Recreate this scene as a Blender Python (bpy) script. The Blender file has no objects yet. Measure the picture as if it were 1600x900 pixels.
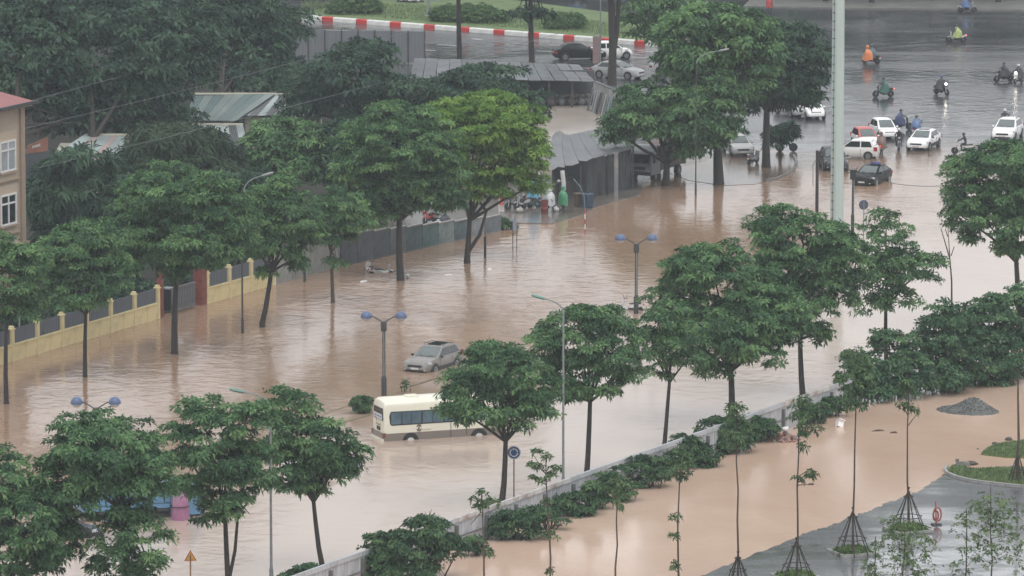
import bpy, bmesh, math, random
import numpy as np
from mathutils import Vector, Matrix

SC = bpy.context.scene
COL = SC.collection
R = math.radians
# ------------------------------------------------------------------ camera, sky, sun, exposure
CAM_H = 60.0
FPX = 9600.0                      # focal length in pixels of the 1600-wide photograph
PITCH = math.atan(1450.0 / FPX)
cam_d = bpy.data.cameras.new('camera')
cam_d.sensor_width = 36.0
cam_d.lens = 36.0 * FPX / 1600.0
cam_d.clip_start = 1.0
cam_d.clip_end = 6000.0
cam = bpy.data.objects.new('camera', cam_d)
COL.objects.link(cam)
cam.location = (0, 0, CAM_H)
cam.rotation_euler = (math.pi / 2 - PITCH, 0, 0)
SC.camera = cam

SUN_EL, SUN_AZ = R(62), R(200)
world = bpy.data.worlds.new('World')
SC.world = world
world.use_nodes = True
wt = world.node_tree
wt.nodes.clear()
w_out = wt.nodes.new('ShaderNodeOutputWorld')
w_bg = wt.nodes.new('ShaderNodeBackground')
w_sky = wt.nodes.new('ShaderNodeTexSky')
w_sky.sky_type = 'NISHITA'
w_sky.sun_disc = False
w_sky.sun_elevation = SUN_EL
w_sky.sun_rotation = SUN_AZ
w_sky.dust_density = 3.0
w_hs = wt.nodes.new('ShaderNodeHueSaturation')
w_hs.inputs['Saturation'].default_value = 0.18
w_mix = wt.nodes.new('ShaderNodeMix')
w_mix.data_type = 'RGBA'
w_mix.inputs['Factor'].default_value = 0.72
w_mix.inputs['B'].default_value = (9.3, 9.5, 9.8, 1)      # the even grey of thick rain cloud
w_bg.inputs['Strength'].default_value = 0.13
wt.links.new(w_sky.outputs[0], w_hs.inputs['Color'])
wt.links.new(w_hs.outputs[0], w_mix.inputs['A'])
wt.links.new(w_mix.outputs['Result'], w_bg.inputs['Color'])
wt.links.new(w_bg.outputs[0], w_out.inputs['Surface'])

sun_d = bpy.data.lights.new('sun', 'SUN')
sun_d.energy = 1.5
sun_d.angle = R(45)
sun_d.color = (1.0, 0.97, 0.93)
sun = bpy.data.objects.new('sun', sun_d)
COL.objects.link(sun)
sun.rotation_euler = (math.pi / 2 - SUN_EL, 0, R(20))
vs = SC.view_settings
vs.view_transform = 'Standard'
vs.look = 'None'
vs.exposure = 0.0
vs.gamma = 1.0
vs.use_curve_mapping = False
SC.render.engine = 'CYCLES'
cy = SC.cycles
cy.max_bounces = 6
cy.diffuse_bounces = 3
cy.glossy_bounces = 3
cy.transmission_bounces = 3
cy.volume_bounces = 1
cy.transparent_max_bounces = 8
cy.caustics_reflective = False
cy.caustics_refractive = False
cy.use_denoising = True

# ------------------------------------------------------------------ where photograph pixels meet the ground
FWD = Vector((0, math.cos(PITCH), -math.sin(PITCH)))
UPV = Vector((0, math.sin(PITCH), math.cos(PITCH)))


def ray(px, py):
    return FWD * FPX + Vector((px - 800.0, 0, 0)) + UPV * (450.0 - py)


def gp(px, py, z=0.0):
    d = ray(px, py)
    t = (z - CAM_H) / d.z
    return Vector((d.x * t, d.y * t, z))


def vp(px, py, Y):
    d = ray(px, py)
    t = Y / d.y
    return Vector((d.x * t, Y, CAM_H + d.z * t))


def ppm(p):
    return FPX / ((p[1] * FWD.y) + (p[2] - CAM_H) * FWD.z)


def yaw(a):
    """a = 0 faces the camera, + turns the front to the picture's right; models look along local +X"""
    return R(a) - math.pi / 2


# ------------------------------------------------------------------ object helpers
def link(o, parent=None):
    COL.objects.link(o)
    if parent is not None:
        o.parent = parent
    return o


def tag(o, label=None, cat=None, group=None, kind=None):
    if label: o['label'] = label
    if cat: o['category'] = cat
    if group: o['group'] = group
    if kind: o['kind'] = kind
    return o


def thing(name, label, cat, loc=(0, 0, 0), rz=0.0, group=None):
    o = bpy.data.objects.new(name, None)
    o.empty_display_size = 0.2
    link(o)
    o.location = loc
    o.rotation_euler = (0, 0, rz)
    return tag(o, label, cat, group)


def copy_tree(o, parent=None):
    c = o.copy()
    COL.objects.link(c)
    if parent is not None:
        c.parent = parent
    for ch in list(o.children):
        copy_tree(ch, c)
    return c


class MB:
    def __init__(s):
        s.v, s.f = [], []

    def add(s, vs, fs):
        o = len(s.v)
        s.v += [tuple(v) for v in vs]
        s.f += [[i + o for i in f] for f in fs]
        return s

    def hexa(s, p):
        return s.add(p, [(0, 3, 2, 1), (4, 5, 6, 7), (0, 1, 5, 4), (1, 2, 6, 5), (2, 3, 7, 6), (3, 0, 4, 7)])

    def box(s, c, d, rz=0.0, rx=0.0, ry=0.0):
        m = Matrix.Rotation(rz, 3, 'Z') @ Matrix.Rotation(ry, 3, 'Y') @ Matrix.Rotation(rx, 3, 'X')
        hx, hy, hz = d[0] / 2, d[1] / 2, d[2] / 2
        c = Vector(c)
        p = [c + m @ Vector(q) for q in ((-hx, -hy, -hz), (hx, -hy, -hz), (hx, hy, -hz), (-hx, hy, -hz),
                                         (-hx, -hy, hz), (hx, -hy, hz), (hx, hy, hz), (-hx, hy, hz))]
        return s.hexa(p)

    def loft(s, rings, closed=True, caps=True):
        n = len(rings[0])
        vs = [v for r in rings for v in r]
        fs = []
        for i in range(len(rings) - 1):
            for j in range(n if closed else n - 1):
                k = (j + 1) % n
                fs.append((i * n + j, i * n + k, (i + 1) * n + k, (i + 1) * n + j))
        if caps and closed:
            fs.append(tuple(range(n))[::-1])
            fs.append(tuple((len(rings) - 1) * n + j for j in range(n)))
        return s.add(vs, fs)

    def tube(s, pts, rads, n=8, caps=True):
        pts = [Vector(p) for p in pts]
        if not hasattr(rads, '__len__'):
            rads = [rads] * len(pts)
        rings = []
        ref = None
        for i, p in enumerate(pts):
            t = (pts[min(i + 1, len(pts) - 1)] - pts[max(i - 1, 0)]).normalized()
            if ref is None:
                ref = Vector((0, 0, 1)) if abs(t.z) < 0.9 else Vector((1, 0, 0))
            a = (ref - t * ref.dot(t)).normalized()
            b = t.cross(a)
            ref = a
            rings.append([p + (a * math.cos(2 * math.pi * k / n) + b * math.sin(2 * math.pi * k / n)) * rads[i] for k in range(n)])
        return s.loft(rings, True, caps)

    def lathe(s, prof, n=16, c=(0, 0, 0), axis='z', caps=True):
        rings = []
        for r, h in prof:
            ring = []
            for k in range(n):
                a = 2 * math.pi * k / n
                x, y = r * math.cos(a), r * math.sin(a)
                if axis == 'z': q = (x, y, h)
                elif axis == 'y': q = (y, h, x)
                else: q = (h, x, y)
                ring.append((c[0] + q[0], c[1] + q[1], c[2] + q[2]))
            rings.append(ring)
        return s.loft(rings, True, caps)

    def ell(s, c, r, n=10, m=7):
        prof = [(math.sin(math.pi * (i + .02) / (m + .04)), -math.cos(math.pi * (i + .02) / (m + .04))) for i in range(m + 1)]
        rings = [[(c[0] + q * r[0] * math.cos(2 * math.pi * k / n), c[1] + q * r[1] * math.sin(2 * math.pi * k / n), c[2] + h * r[2])
                  for k in range(n)] for q, h in prof]
        return s.loft(rings)

    def prism(s, poly, z0, z1):
        n = len(poly)
        vs = [(p[0], p[1], z0) for p in poly] + [(p[0], p[1], z1) for p in poly]
        fs = [tuple(range(n))[::-1], tuple(range(n, 2 * n))] + [(i, (i + 1) % n, n + (i + 1) % n, n + i) for i in range(n)]
        return s.add(vs, fs)

    def mesh(s, name, mat, smooth=None):
        me = bpy.data.meshes.new(name)
        me.from_pydata(s.v, [], s.f)
        bm = bmesh.new()
        bm.from_mesh(me)
        bmesh.ops.recalc_face_normals(bm, faces=bm.faces)
        bm.to_mesh(me)
        bm.free()
        if mat: me.materials.append(mat)
        if smooth:
            me.shade_smooth()
            me.set_sharp_from_angle(angle=R(smooth))
        return me

    def build(s, name, mat, parent=None, smooth=None, label=None, loc=None, rz=None):
        o = bpy.data.objects.new(name, s.mesh(name, mat, smooth))
        link(o, parent)
        if loc is not None: o.location = loc
        if rz is not None: o.rotation_euler = (0, 0, rz)
        if label: o['label'] = label
        return o


def inst(o, parent=None, loc=None, rz=None, label=None):
    c = o.copy()
    COL.objects.link(c)
    c.parent = parent
    if loc is not None: c.location = loc
    if rz is not None: c.rotation_euler = (0, 0, rz)
    if label: c['label'] = label
    return c


# ------------------------------------------------------------------ materials
MATS = {}


def nodes_of(name):
    m = bpy.data.materials.new(name)
    m.use_nodes = True
    nt = m.node_tree
    b = nt.nodes['Principled BSDF']
    return m, nt, b


def mat(name, col, rough=0.5, var=0.18, scale=1.5, bump=0.0, metal=0.0, emit=0.0, stretch=(1, 1, 1), spec=0.5, dirt=None):
    """plain painted / metal / wood surface with grain and wear"""
    if name in MATS: return MATS[name]
    m, nt, b = nodes_of(name)
    N, L = nt.nodes, nt.links
    tc = N.new('ShaderNodeTexCoord')
    mp = N.new('ShaderNodeMapping')
    mp.inputs['Scale'].default_value = stretch
    L.new(tc.outputs['Object'], mp.inputs['Vector'])
    nz = N.new('ShaderNodeTexNoise')
    nz.inputs['Scale'].default_value = scale
    nz.inputs['Detail'].default_value = 6
    nz.inputs['Roughness'].default_value = 0.65
    L.new(mp.outputs[0], nz.inputs['Vector'])
    mx = N.new('ShaderNodeMix')
    mx.data_type = 'RGBA'
    lo = tuple(c * (1 - var) for c in col) if dirt is None else dirt
    hi = tuple(min(1, c * (1 + var)) for c in col)
    mx.inputs['A'].default_value = (*lo, 1)
    mx.inputs['B'].default_value = (*hi, 1)
    mr = N.new('ShaderNodeMapRange')
    mr.inputs['From Min'].default_value = 0.3
    mr.inputs['From Max'].default_value = 0.7 if dirt is None else 0.55
    L.new(nz.outputs['Fac'], mr.inputs['Value'])
    L.new(mr.outputs[0], mx.inputs['Factor'])
    L.new(mx.outputs['Result'], b.inputs['Base Color'])
    b.inputs['Roughness'].default_value = rough
    b.inputs['Metallic'].default_value = metal
    b.inputs['Specular IOR Level'].default_value = spec
    if bump:
        bp = N.new('ShaderNodeBump')
        bp.inputs['Strength'].default_value = bump
        bp.inputs['Distance'].default_value = 0.05
        L.new(nz.outputs['Fac'], bp.inputs['Height'])
        L.new(bp.outputs[0], b.inputs['Normal'])
    if emit:
        b.inputs['Emission Color'].default_value = (*col, 1)
        b.inputs['Emission Strength'].default_value = emit
    MATS[name] = m
    return m


def leaf_mat(name, c0, c1, c2, rough=0.58):
    m, nt, b = nodes_of(name)
    N, L = nt.nodes, nt.links
    at = N.new('ShaderNodeAttribute')
    at.attribute_name = 'tint'
    rp = N.new('ShaderNodeValToRGB')
    e = rp.color_ramp.elements
    e[0].position, e[0].color = 0.15, (*c0, 1)
    e[1].position, e[1].color = 0.85, (*c2, 1)
    k = e.new(0.5)
    k.color = (*c1, 1)
    L.new(at.outputs['Fac'], rp.inputs['Fac'])
    L.new(rp.outputs[0], b.inputs['Base Color'])
    b.inputs['Roughness'].default_value = rough
    b.inputs['Specular IOR Level'].default_value = 0.22
    tr = N.new('ShaderNodeBsdfTranslucent')
    L.new(rp.outputs[0], tr.inputs['Color'])
    mx = N.new('ShaderNodeMixShader')
    mx.inputs[0].default_value = 0.28
    L.new(b.outputs[0], mx.inputs[1])
    L.new(tr.outputs[0], mx.inputs[2])
    L.new(mx.outputs[0], N['Material Output'].inputs['Surface'])
    MATS[name] = m
    return m


leaf_mat('leaf_street', (.036, .088, .042), (.082, .178, .078), (.185, .32, .13))
leaf_mat('leaf_fresh', (.065, .145, .032), (.14, .26, .05), (.25, .39, .09))
leaf_mat('leaf_row', (.038, .095, .045), (.088, .185, .078), (.185, .32, .125))
leaf_mat('leaf_dark', (.019, .048, .034), (.042, .092, .058), (.085, .158, .090))
leaf_mat('leaf_feather', (.028, .055, .034), (.045, .080, .045), (.07, .115, .06))
leaf_mat('leaf_bush', (.026, .066, .034), (.058, .125, .060), (.12, .21, .09))
leaf_mat('leaf_hedge', (.032, .085, .045), (.070, .155, .075), (.14, .25, .115))
leaf_mat('leaf_young', (.075, .125, .040), (.12, .19, .065), (.20, .28, .11))
leaf_mat('leaf_sap', (.045, .095, .040), (.085, .155, .065), (.15, .23, .10))
leaf_mat('leaf_clipped', (.045, .10, .038), (.08, .155, .058), (.13, .22, .085))
bark = mat('bark', (.035, .028, .024), .75, .4, 6, .6, stretch=(1, 1, .25))
bark_wet = mat('bark_wet', (.028, .024, .022), .55, .4, 6, .5, stretch=(1, 1, .25))
bark_young = mat('bark_young', (.075, .055, .040), .65, .35, 8, .4, stretch=(1, 1, .2))
steel_dark = mat('steel_dark', (.045, .047, .05), .5, .25, 5)
steel_grey = mat('steel_grey', (.22, .24, .25), .45, .2, 4)
black_rubber = mat('black_rubber', (.018, .018, .019), .65, .3, 12)
black_plastic = mat('black_plastic', (.022, .023, .025), .4, .25, 8)
glass_wind = mat('glass_windscreen', (.11, .135, .135), .07, .25, 1.5, spec=.8)  # base lightened to teal, painting in the sky reflected by windscreens
glass_dark = mat('glass_dark', (.020, .026, .030), .06, .15, 2, spec=.8)
chrome = mat('chrome', (.55, .56, .58), .18, .08, 6, metal=1)


# ------------------------------------------------------------------ wet ground and water
def wave_bump(nt, vec, b, specs, strength_node=None):
    N, L = nt.nodes, nt.links
    prev = None
    for sc_, st, amp, dist in specs:
        mp = N.new('ShaderNodeMapping')
        mp.inputs['Scale'].default_value = st
        mp.inputs['Rotation'].default_value = (0, 0, R(12 + 17 * sc_ % 31))
        L.new(vec, mp.inputs['Vector'])
        nz = N.new('ShaderNodeTexNoise')
        nz.inputs['Scale'].default_value = sc_
        nz.inputs['Detail'].default_value = 4
        nz.inputs['Roughness'].default_value = 0.55
        nz.inputs['Distortion'].default_value = 0.6
        L.new(mp.outputs[0], nz.inputs['Vector'])
        bp = N.new('ShaderNodeBump')
        bp.inputs['Distance'].default_value = dist
        bp.inputs['Strength'].default_value = amp
        if strength_node is not None:
            ml = N.new('ShaderNodeMath')
            ml.operation = 'MULTIPLY'
            ml.inputs[1].default_value = amp
            L.new(strength_node, ml.inputs[0])
            L.new(ml.outputs[0], bp.inputs['Strength'])
        L.new(nz.outputs['Fac'], bp.inputs['Height'])
        if prev is not None:
            L.new(prev.outputs[0], bp.inputs['Normal'])
        prev = bp
    L.new(prev.outputs[0], b.inputs['Normal'])


def noise(nt, vec, scale, detail=4, stretch=(1, 1, 1), rough=.55, dist=0.0, rot=0.0):
    N, L = nt.nodes, nt.links
    mp = N.new('ShaderNodeMapping')
    mp.inputs['Scale'].default_value = stretch
    mp.inputs['Rotation'].default_value = (0, 0, rot)
    L.new(vec, mp.inputs['Vector'])
    nz = N.new('ShaderNodeTexNoise')
    nz.inputs['Scale'].default_value = scale
    nz.inputs['Detail'].default_value = detail
    nz.inputs['Roughness'].default_value = rough
    nz.inputs['Distortion'].default_value = dist
    L.new(mp.outputs[0], nz.inputs['Vector'])
    return nz.outputs['Fac']


def mrange(nt, v, a, b, c=0.0, d=1.0, smooth=False):
    n = nt.nodes.new('ShaderNodeMapRange')
    if smooth: n.interpolation_type = 'SMOOTHSTEP'
    for k, x in zip(('From Min', 'From Max', 'To Min', 'To Max'), (a, b, c, d)):
        n.inputs[k].default_value = x
    nt.links.new(v, n.inputs['Value'])
    return n.outputs[0]


def mixc(nt, f, a, b):
    n = nt.nodes.new('ShaderNodeMix')
    n.data_type = 'RGBA'
    for k, x in (('Factor', f), ('A', a), ('B', b)):
        if isinstance(x, tuple): n.inputs[k].default_value = (*x, 1)
        elif isinstance(x, float): n.inputs[k].default_value = x
        else: nt.links.new(x, n.inputs[k])
    return n.outputs['Result']


def math_(nt, op, a, b):
    n = nt.nodes.new('ShaderNodeMath')
    n.operation = op
    for i, x in enumerate((a, b)):
        if isinstance(x, (int, float)): n.inputs[i].default_value = x
        else: nt.links.new(x, n.inputs[i])
    return n.outputs[0]


def flood_material():
    m, nt, b = nodes_of('flood_and_wet_road')
    N, L = nt.nodes, nt.links
    tc = N.new('ShaderNodeTexCoord')
    v = tc.outputs['Object']
    sep = N.new('ShaderNodeSeparateXYZ')
    L.new(v, sep.inputs[0])
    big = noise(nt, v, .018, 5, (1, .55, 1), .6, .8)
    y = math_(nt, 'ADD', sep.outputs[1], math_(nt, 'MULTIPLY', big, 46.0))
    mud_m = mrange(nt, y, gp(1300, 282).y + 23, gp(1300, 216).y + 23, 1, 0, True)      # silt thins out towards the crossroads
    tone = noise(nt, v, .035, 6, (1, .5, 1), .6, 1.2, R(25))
    # mud colour painted browner beyond the median for reflected trees, paler nearer for sky
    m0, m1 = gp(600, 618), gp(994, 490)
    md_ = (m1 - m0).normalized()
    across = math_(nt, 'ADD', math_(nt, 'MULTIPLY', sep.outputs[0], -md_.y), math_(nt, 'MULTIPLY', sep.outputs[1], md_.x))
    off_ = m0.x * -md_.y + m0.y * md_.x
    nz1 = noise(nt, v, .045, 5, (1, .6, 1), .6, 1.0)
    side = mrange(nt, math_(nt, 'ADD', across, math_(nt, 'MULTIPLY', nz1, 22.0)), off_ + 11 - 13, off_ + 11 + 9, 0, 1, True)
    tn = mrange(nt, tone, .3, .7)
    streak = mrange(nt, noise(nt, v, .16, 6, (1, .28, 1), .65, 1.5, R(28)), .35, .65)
    mud_tree_refl = mixc(nt, math_(nt, 'MULTIPLY', math_(nt, 'ADD', tn, streak), .5), (.225, .14, .092), (.37, .252, .178))
    mud_sky_refl = mixc(nt, tn, (.36, .275, .22), (.46, .37, .31))
    mud = mixc(nt, side, mud_sky_refl, mud_tree_refl)
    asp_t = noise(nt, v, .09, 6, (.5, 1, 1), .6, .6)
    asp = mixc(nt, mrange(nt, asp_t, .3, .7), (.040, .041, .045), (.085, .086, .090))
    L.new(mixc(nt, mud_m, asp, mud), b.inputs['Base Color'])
    b.inputs['IOR'].default_value = 1.36
    # ripple patches: wind and the current roughen some reaches and leave others slick
    patch = noise(nt, v, .05, 5, (1, .42, 1), .6, 1.4, R(-22))
    pm = mrange(nt, patch, .42, .64, 0, 1, True)
    film = noise(nt, v, .07, 6, (.22, 1, 1), .65, 1.0, R(-4))
    fm_ = mrange(nt, film, .42, .62, .06, .30, True)
    mr_ = mrange(nt, patch, .3, .7, .07, .18)
    rmx = N.new('ShaderNodeMix')
    L.new(mud_m, rmx.inputs['Factor'])
    L.new(fm_, rmx.inputs['A'])
    L.new(mr_, rmx.inputs['B'])
    L.new(rmx.outputs['Result'], b.inputs['Roughness'])
    st = math_(nt, 'MULTIPLY', mrange(nt, pm, 0, 1, .25, 1.0), mrange(nt, side, 0, 1, .7, 1.15))
    wave_bump(nt, v, b, [(.22, (1.0, .7, 1), .3, .25), (.75, (.8, .8, 1), .75, .12), (1.7, (.7, .8, 1), .85, .055)], st)
    MATS['flood'] = m
    return m


def site_material():
    m, nt, b = nodes_of('site_flood')
    N, L = nt.nodes, nt.links
    tc = N.new('ShaderNodeTexCoord')
    v = tc.outputs['Object']
    tone = noise(nt, v, .06, 6, (1, .5, 1), .6, 1.0, R(30))
    L.new(mixc(nt, mrange(nt, tone, .32, .68), (.50, .345, .26), (.62, .46, .365)), b.inputs['Base Color'])
    b.inputs['Roughness'].default_value = .15
    b.inputs['IOR'].default_value = 1.36
    wave_bump(nt, v, b, [(.35, (1, .7, 1), .22, .10), (2.0, (1, .8, 1), .35, .025)])
    return m


def wet_asphalt():
    m, nt, b = nodes_of('wet_asphalt')
    N, L = nt.nodes, nt.links
    tc = N.new('ShaderNodeTexCoord')
    v = tc.outputs['Object']
    a = noise(nt, v, .22, 7, (.5, 1, 1), .68, 1.2, R(-18))
    f = mrange(nt, a, .36, .62, 0, 1, True)
    L.new(mixc(nt, f, (.055, .057, .062), (.11, .113, .12)), b.inputs['Base Color'])
    L.new(mrange(nt, f, 0, 1, .40, .08), b.inputs['Roughness'])
    b.inputs['IOR'].default_value = 1.5
    L.new(mrange(nt, f, 0, 1, .15, 1.0), b.inputs['Coat Weight'])
    b.inputs['Coat Roughness'].default_value = .1
    b.inputs['Coat IOR'].default_value = 1.4
    wave_bump(nt, v, b, [(.5, (.4, 1, 1), .35, .05), (2.5, (.6, 1, 1), .3, .02)])
    MATS['wet_asphalt'] = m
    return m


def grass_material(name, lo, hi):
    m, nt, b = nodes_of(name)
    tc = nt.nodes.new('ShaderNodeTexCoord')
    v = tc.outputs['Object']
    n1 = noise(nt, v, .8, 6)
    nt.links.new(mixc(nt, mrange(nt, n1, .3, .7), lo, hi), b.inputs['Base Color'])
    b.inputs['Roughness'].default_value = .8
    n2 = noise(nt, v, 9, 4)
    bp = nt.nodes.new('ShaderNodeBump')
    bp.inputs['Distance'].default_value = .05
    bp.inputs['Strength'].default_value = .8
    nt.links.new(n2, bp.inputs['Height'])
    nt.links.new(bp.outputs[0], b.inputs['Normal'])
    MATS[name] = m
    return m


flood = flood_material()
site = site_material()
wet = wet_asphalt()
grass_mat = grass_material('grass_turf', (.075, .12, .04), (.13, .185, .07))
concrete = mat('concrete', (.30, .30, .29), .7, .25, 1.5, .2)
concrete_wet = mat('concrete_wet', (.17, .165, .155), .35, .3, .8, .15)
soil = mat('soil', (.06, .05, .04), .8, .4, .3)


# ================================================================== THE SETTING
def sheet(name, pts, z, m, kind='structure', parent=None):
    o = MB().add([(p[0], p[1], z) for p in pts], [tuple(range(len(pts)))]).build(name, m, parent)
    if parent is None: o['kind'] = kind
    return o


sheet('ground', [(-2500, -400), (2500, -400), (2500, 4000), (-2500, 4000)], -.35, soil)
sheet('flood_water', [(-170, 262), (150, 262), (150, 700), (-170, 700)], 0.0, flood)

# the roads round the crossroads, wet asphalt
far_y = 1000
rd = [gp(440, 104), gp(640, 112), gp(800, 118), gp(935, 122), gp(985, 150), gp(1000, 215), gp(1060, 262), gp(1100, 266), gp(2100, 266),
      Vector((190, far_y, 0)), gp(330, -40), gp(455, 10)]
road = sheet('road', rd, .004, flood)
yard = sheet('yard_water', [gp(780, 250), gp(830, 165), gp(935, 165), gp(985, 185), gp(960, 215), gp(930, 232)], .008,
             mat('yard_flood', (.36, .31, .27), .22, .15, .2, .05))

sheet('compound_ground', [gp(-200, 630), gp(248, 494), gp(323, 471), gp(426, 442), gp(530, 413), gp(640, 379), gp(700, 300), gp(640, 120), gp(440, 104), gp(455, 10), gp(330, -40), Vector((-110, 1000, 0)), Vector((-400, 1000, 0)), Vector((-400, 300, 0))], .012,
      mat('compound_soil', (.035, .036, .030), .9, .4, .25, .3, spec=.1))
# painted lane dashes on the far road
paint = mat('road_paint', (.62, .62, .60), .35, .25, 2)
for x0, y0, x1, y1 in ((683, 69.5, 713, 71.5), (737, 60.5, 753, 61.5), (663, 78, 681, 79.5), (838, 79.5, 866, 81), (970, 88.5, 1009, 91),
                       (858, 70, 882, 71), (997, 79.5, 1020, 81), (740, 61, 753, 62.5), (505, 46.5, 546, 48), (898, 105.5, 922, 107)):
    a, c = gp(x0, y0), gp(x1, y1)
    d = (c - a).normalized()
    n = Vector((-d.y, d.x, 0)) * .09
    q = MB().add([(p.x, p.y, .010) for p in (a - n, c - n, c + n, a + n)], [(0, 1, 2, 3)]).build('lane_marking', paint, road)

# central reservation: painted kerb, turf
ka, kb = gp(440, 28), gp(1020, 72.5)
kd = (kb - ka).normalized()
kn = Vector((-kd.y, kd.x, 0))
sheet('verge_base', [ka + kn * .3, kb + kn * .3, kb + kn * 16, ka + kn * 20 - kd * 4], .06, soil)
verge = sheet('grass_verge', [ka + kn * .42, kb + kn * .42, kb + kn * 15 - kd * 4, ka + kn * 26], .32, grass_mat)
kerb = thing('kerb', 'red and white painted kerb', 'kerb', ka, math.atan2(kd.y, kd.x))
for k in ('label', 'category'): del kerb[k]
kerb['kind'] = 'structure'
kerb_red = mat('kerb_red', (.50, .035, .030), .45, .2, 2, .1)
kerb_white = mat('kerb_white', (.70, .70, .67), .45, .15, 2, .1)
reds = [449.5, 503, 556, 609, 662, 716, 771, 825, 880, 935, 991, 1047]


def k_par(px):
    """distance along the kerb at which it meets the picture column px"""
    py = 28 + (px - 440) * (72.5 - 28) / 580.0
    return (gp(px, py) - ka).dot(kd)


def kerb_block(s0, s1, m):
    L_ = s1 - s0 - .03
    b = MB().loft([[(0, 0, -.3), (0, .40, -.3), (0, .40, .42), (0, .06, .42), (0, 0, .34)],
                   [(L_, 0, -.3), (L_, .40, -.3), (L_, .40, .42), (L_, .06, .42), (L_, 0, .34)]])
    o = b.build('kerb_block', m, kerb)
    o.location = (s0, 0, 0)


for i in range(len(reds) - 1):
    s0, s1, s2 = k_par(reds[i]), k_par(reds[i] + 17.2), k_par(reds[i + 1])
    kerb_block(s0, s1, kerb_red)
    kerb_block(s1, (s1 + s2) / 2, kerb_white)
    kerb_block((s1 + s2) / 2, s2, kerb_white)
# far edge of the crossroads: pavement with its kerb
fa, fb = gp(1195, 12), gp(1700, 19)
fd = (fb - fa).normalized()
fn = Vector((-fd.y, fd.x, 0))
MB().prism([fa - fd * 2, fb, fb + fn * 26, fa + fn * 26 - fd * 2], -.2, .14).build('far_pavement', concrete_wet)['kind'] = 'structure'

# paved forecourt of the shacks, just out of the water
pv = [gp(560, 400), gp(640, 385), gp(700, 362), gp(781, 357), gp(800, 349), gp(862, 350), gp(905, 338), gp(932, 324), gp(1000, 305), gp(1010, 262), gp(850, 275), gp(700, 300), gp(560, 350)]
MB().prism(pv[::-1], -.3, .05).build('pavement', mat('pavement_wet', (.13, .115, .10), .2, .45, .35, .12))['kind'] = 'structure'
# muddy tree island by the crossroads with its curved kerb
isl = [gp(1040, 268), gp(1075, 282), gp(1130, 290), gp(1180, 288), gp(1225, 276), gp(1243, 262), gp(1246, 250), gp(1236, 240), gp(1215, 235), gp(1180, 236), gp(1110, 250)]
MB().prism(isl, -.3, .022).build('tree_island', mat('island_mud', (.16, .115, .085), .16, .5, .35, .12))['kind'] = 'structure'
ik = thing('island_kerb', '', '', (0, 0, 0))
for k in list(ik.keys()): del ik[k]
ik['kind'] = 'structure'
kp = [(1196, 284), (1214, 280), (1229, 274), (1240, 265), (1245, 254), (1240, 244)]
for (x0, y0), (x1, y1) in zip(kp[:-1], kp[1:]):
    a, c = gp(x0, y0), gp(x1, y1)
    d = c - a
    MB().box((0, 0, .0), (d.length - .03, .18, .30)).build('kerb_stone', concrete_wet, ik, loc=((a + c) / 2), rz=math.atan2(d.y, d.x))

# ------------------------------------------------------------------ building site in front of the hoarding
HA, HB = gp(515, 930), gp(1310, 641)
hd = (HB - HA).normalized()
hn = Vector((-hd.y, hd.x, 0))            # towards the street
s0 = HA - hd * 25
s1 = HB + hd * 60
sheet('site_flood_water', [s0, Vector((s0.x, 262, 0)), Vector((150, 262, 0)), Vector((150, s1.y, 0)), s1], .004, site)
shore = [(1040, 925), (1085, 906), (1118, 891), (1150, 877), (1200, 859), (1240, 842), (1270, 829), (1300, 821), (1335, 806), (1362, 798), (1385, 786),
         (1412, 777), (1435, 768), (1452, 757), (1464, 749), (1473, 742), (1479, 741), (1500, 749), (1540, 757), (1600, 763), (1690, 763), (1690, 960), (1040, 960)]
rs = random.Random(5)
sp = []
for i, (x, y) in enumerate(shore):
    sp.append(gp(x, y))
    if i < 16:
        x2, y2 = shore[i + 1]
        for t in (.14, .28, .42, .56, .70, .84):
            sp.append(gp(x + (x2 - x) * t + rs.uniform(-3, 3), y + (y2 - y) * t + rs.uniform(-1.5, 1.5)))
sp[-2] = Vector((60, 240, 0)); sp[-1] = Vector((4, 240, 0))
sheet('car_park_asphalt', sp, .022, wet)

# grass islands with their kerb
ga = [(1481, 736), (1487, 731), (1497, 728.5), (1507, 731), (1512, 734), (1530, 734.5), (1560, 733), (1600, 733), (1640, 733), (1640, 761), (1600, 758), (1560, 755), (1520, 750), (1495, 744.5)]
gb = [(1533, 711), (1543, 703), (1556, 696.5), (1578, 693), (1600, 690.5), (1640, 688), (1640, 716), (1600, 716.5), (1572, 715.5), (1550, 713)]
for pts in (ga, gb):
    MB().prism([gp(*p) for p in pts][::-1], -.2, .10).build('grass_island', grass_mat)['kind'] = 'structure'


def turf(name, pts, n, h, z, seed, col):
    """blades of grass over a polygon"""
    rg = random.Random(seed)
    P = [gp(*p) for p in pts]
    xs, ys = [p.x for p in P], [p.y for p in P]

    def inside(x, y):
        c = False
        for i in range(len(P)):
            a, d = P[i], P[i - 1]
            if (a.y > y) != (d.y > y) and x < (d.x - a.x) * (y - a.y) / (d.y - a.y) + a.x: c = not c
        return c
    V, F = [], []
    while len(F) < n:
        x, y = rg.uniform(min(xs), max(xs)), rg.uniform(min(ys), max(ys))
        if not inside(x, y): continue
        a = rg.uniform(0, 6.28)
        hh = h * rg.uniform(.5, 1.3)
        dx, dy = .04 * math.cos(a), .04 * math.sin(a)
        lx, ly = rg.uniform(-.08, .08), rg.uniform(-.08, .08)
        k = len(V)
        V += [(x - dx, y - dy, z), (x + dx, y + dy, z), (x + lx, y + ly, z + hh)]
        F.append((k, k + 1, k + 2))
    o = MB().add(V, F).build(name, col)
    tag(o, None, None, None, 'stuff')
    return o


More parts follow.
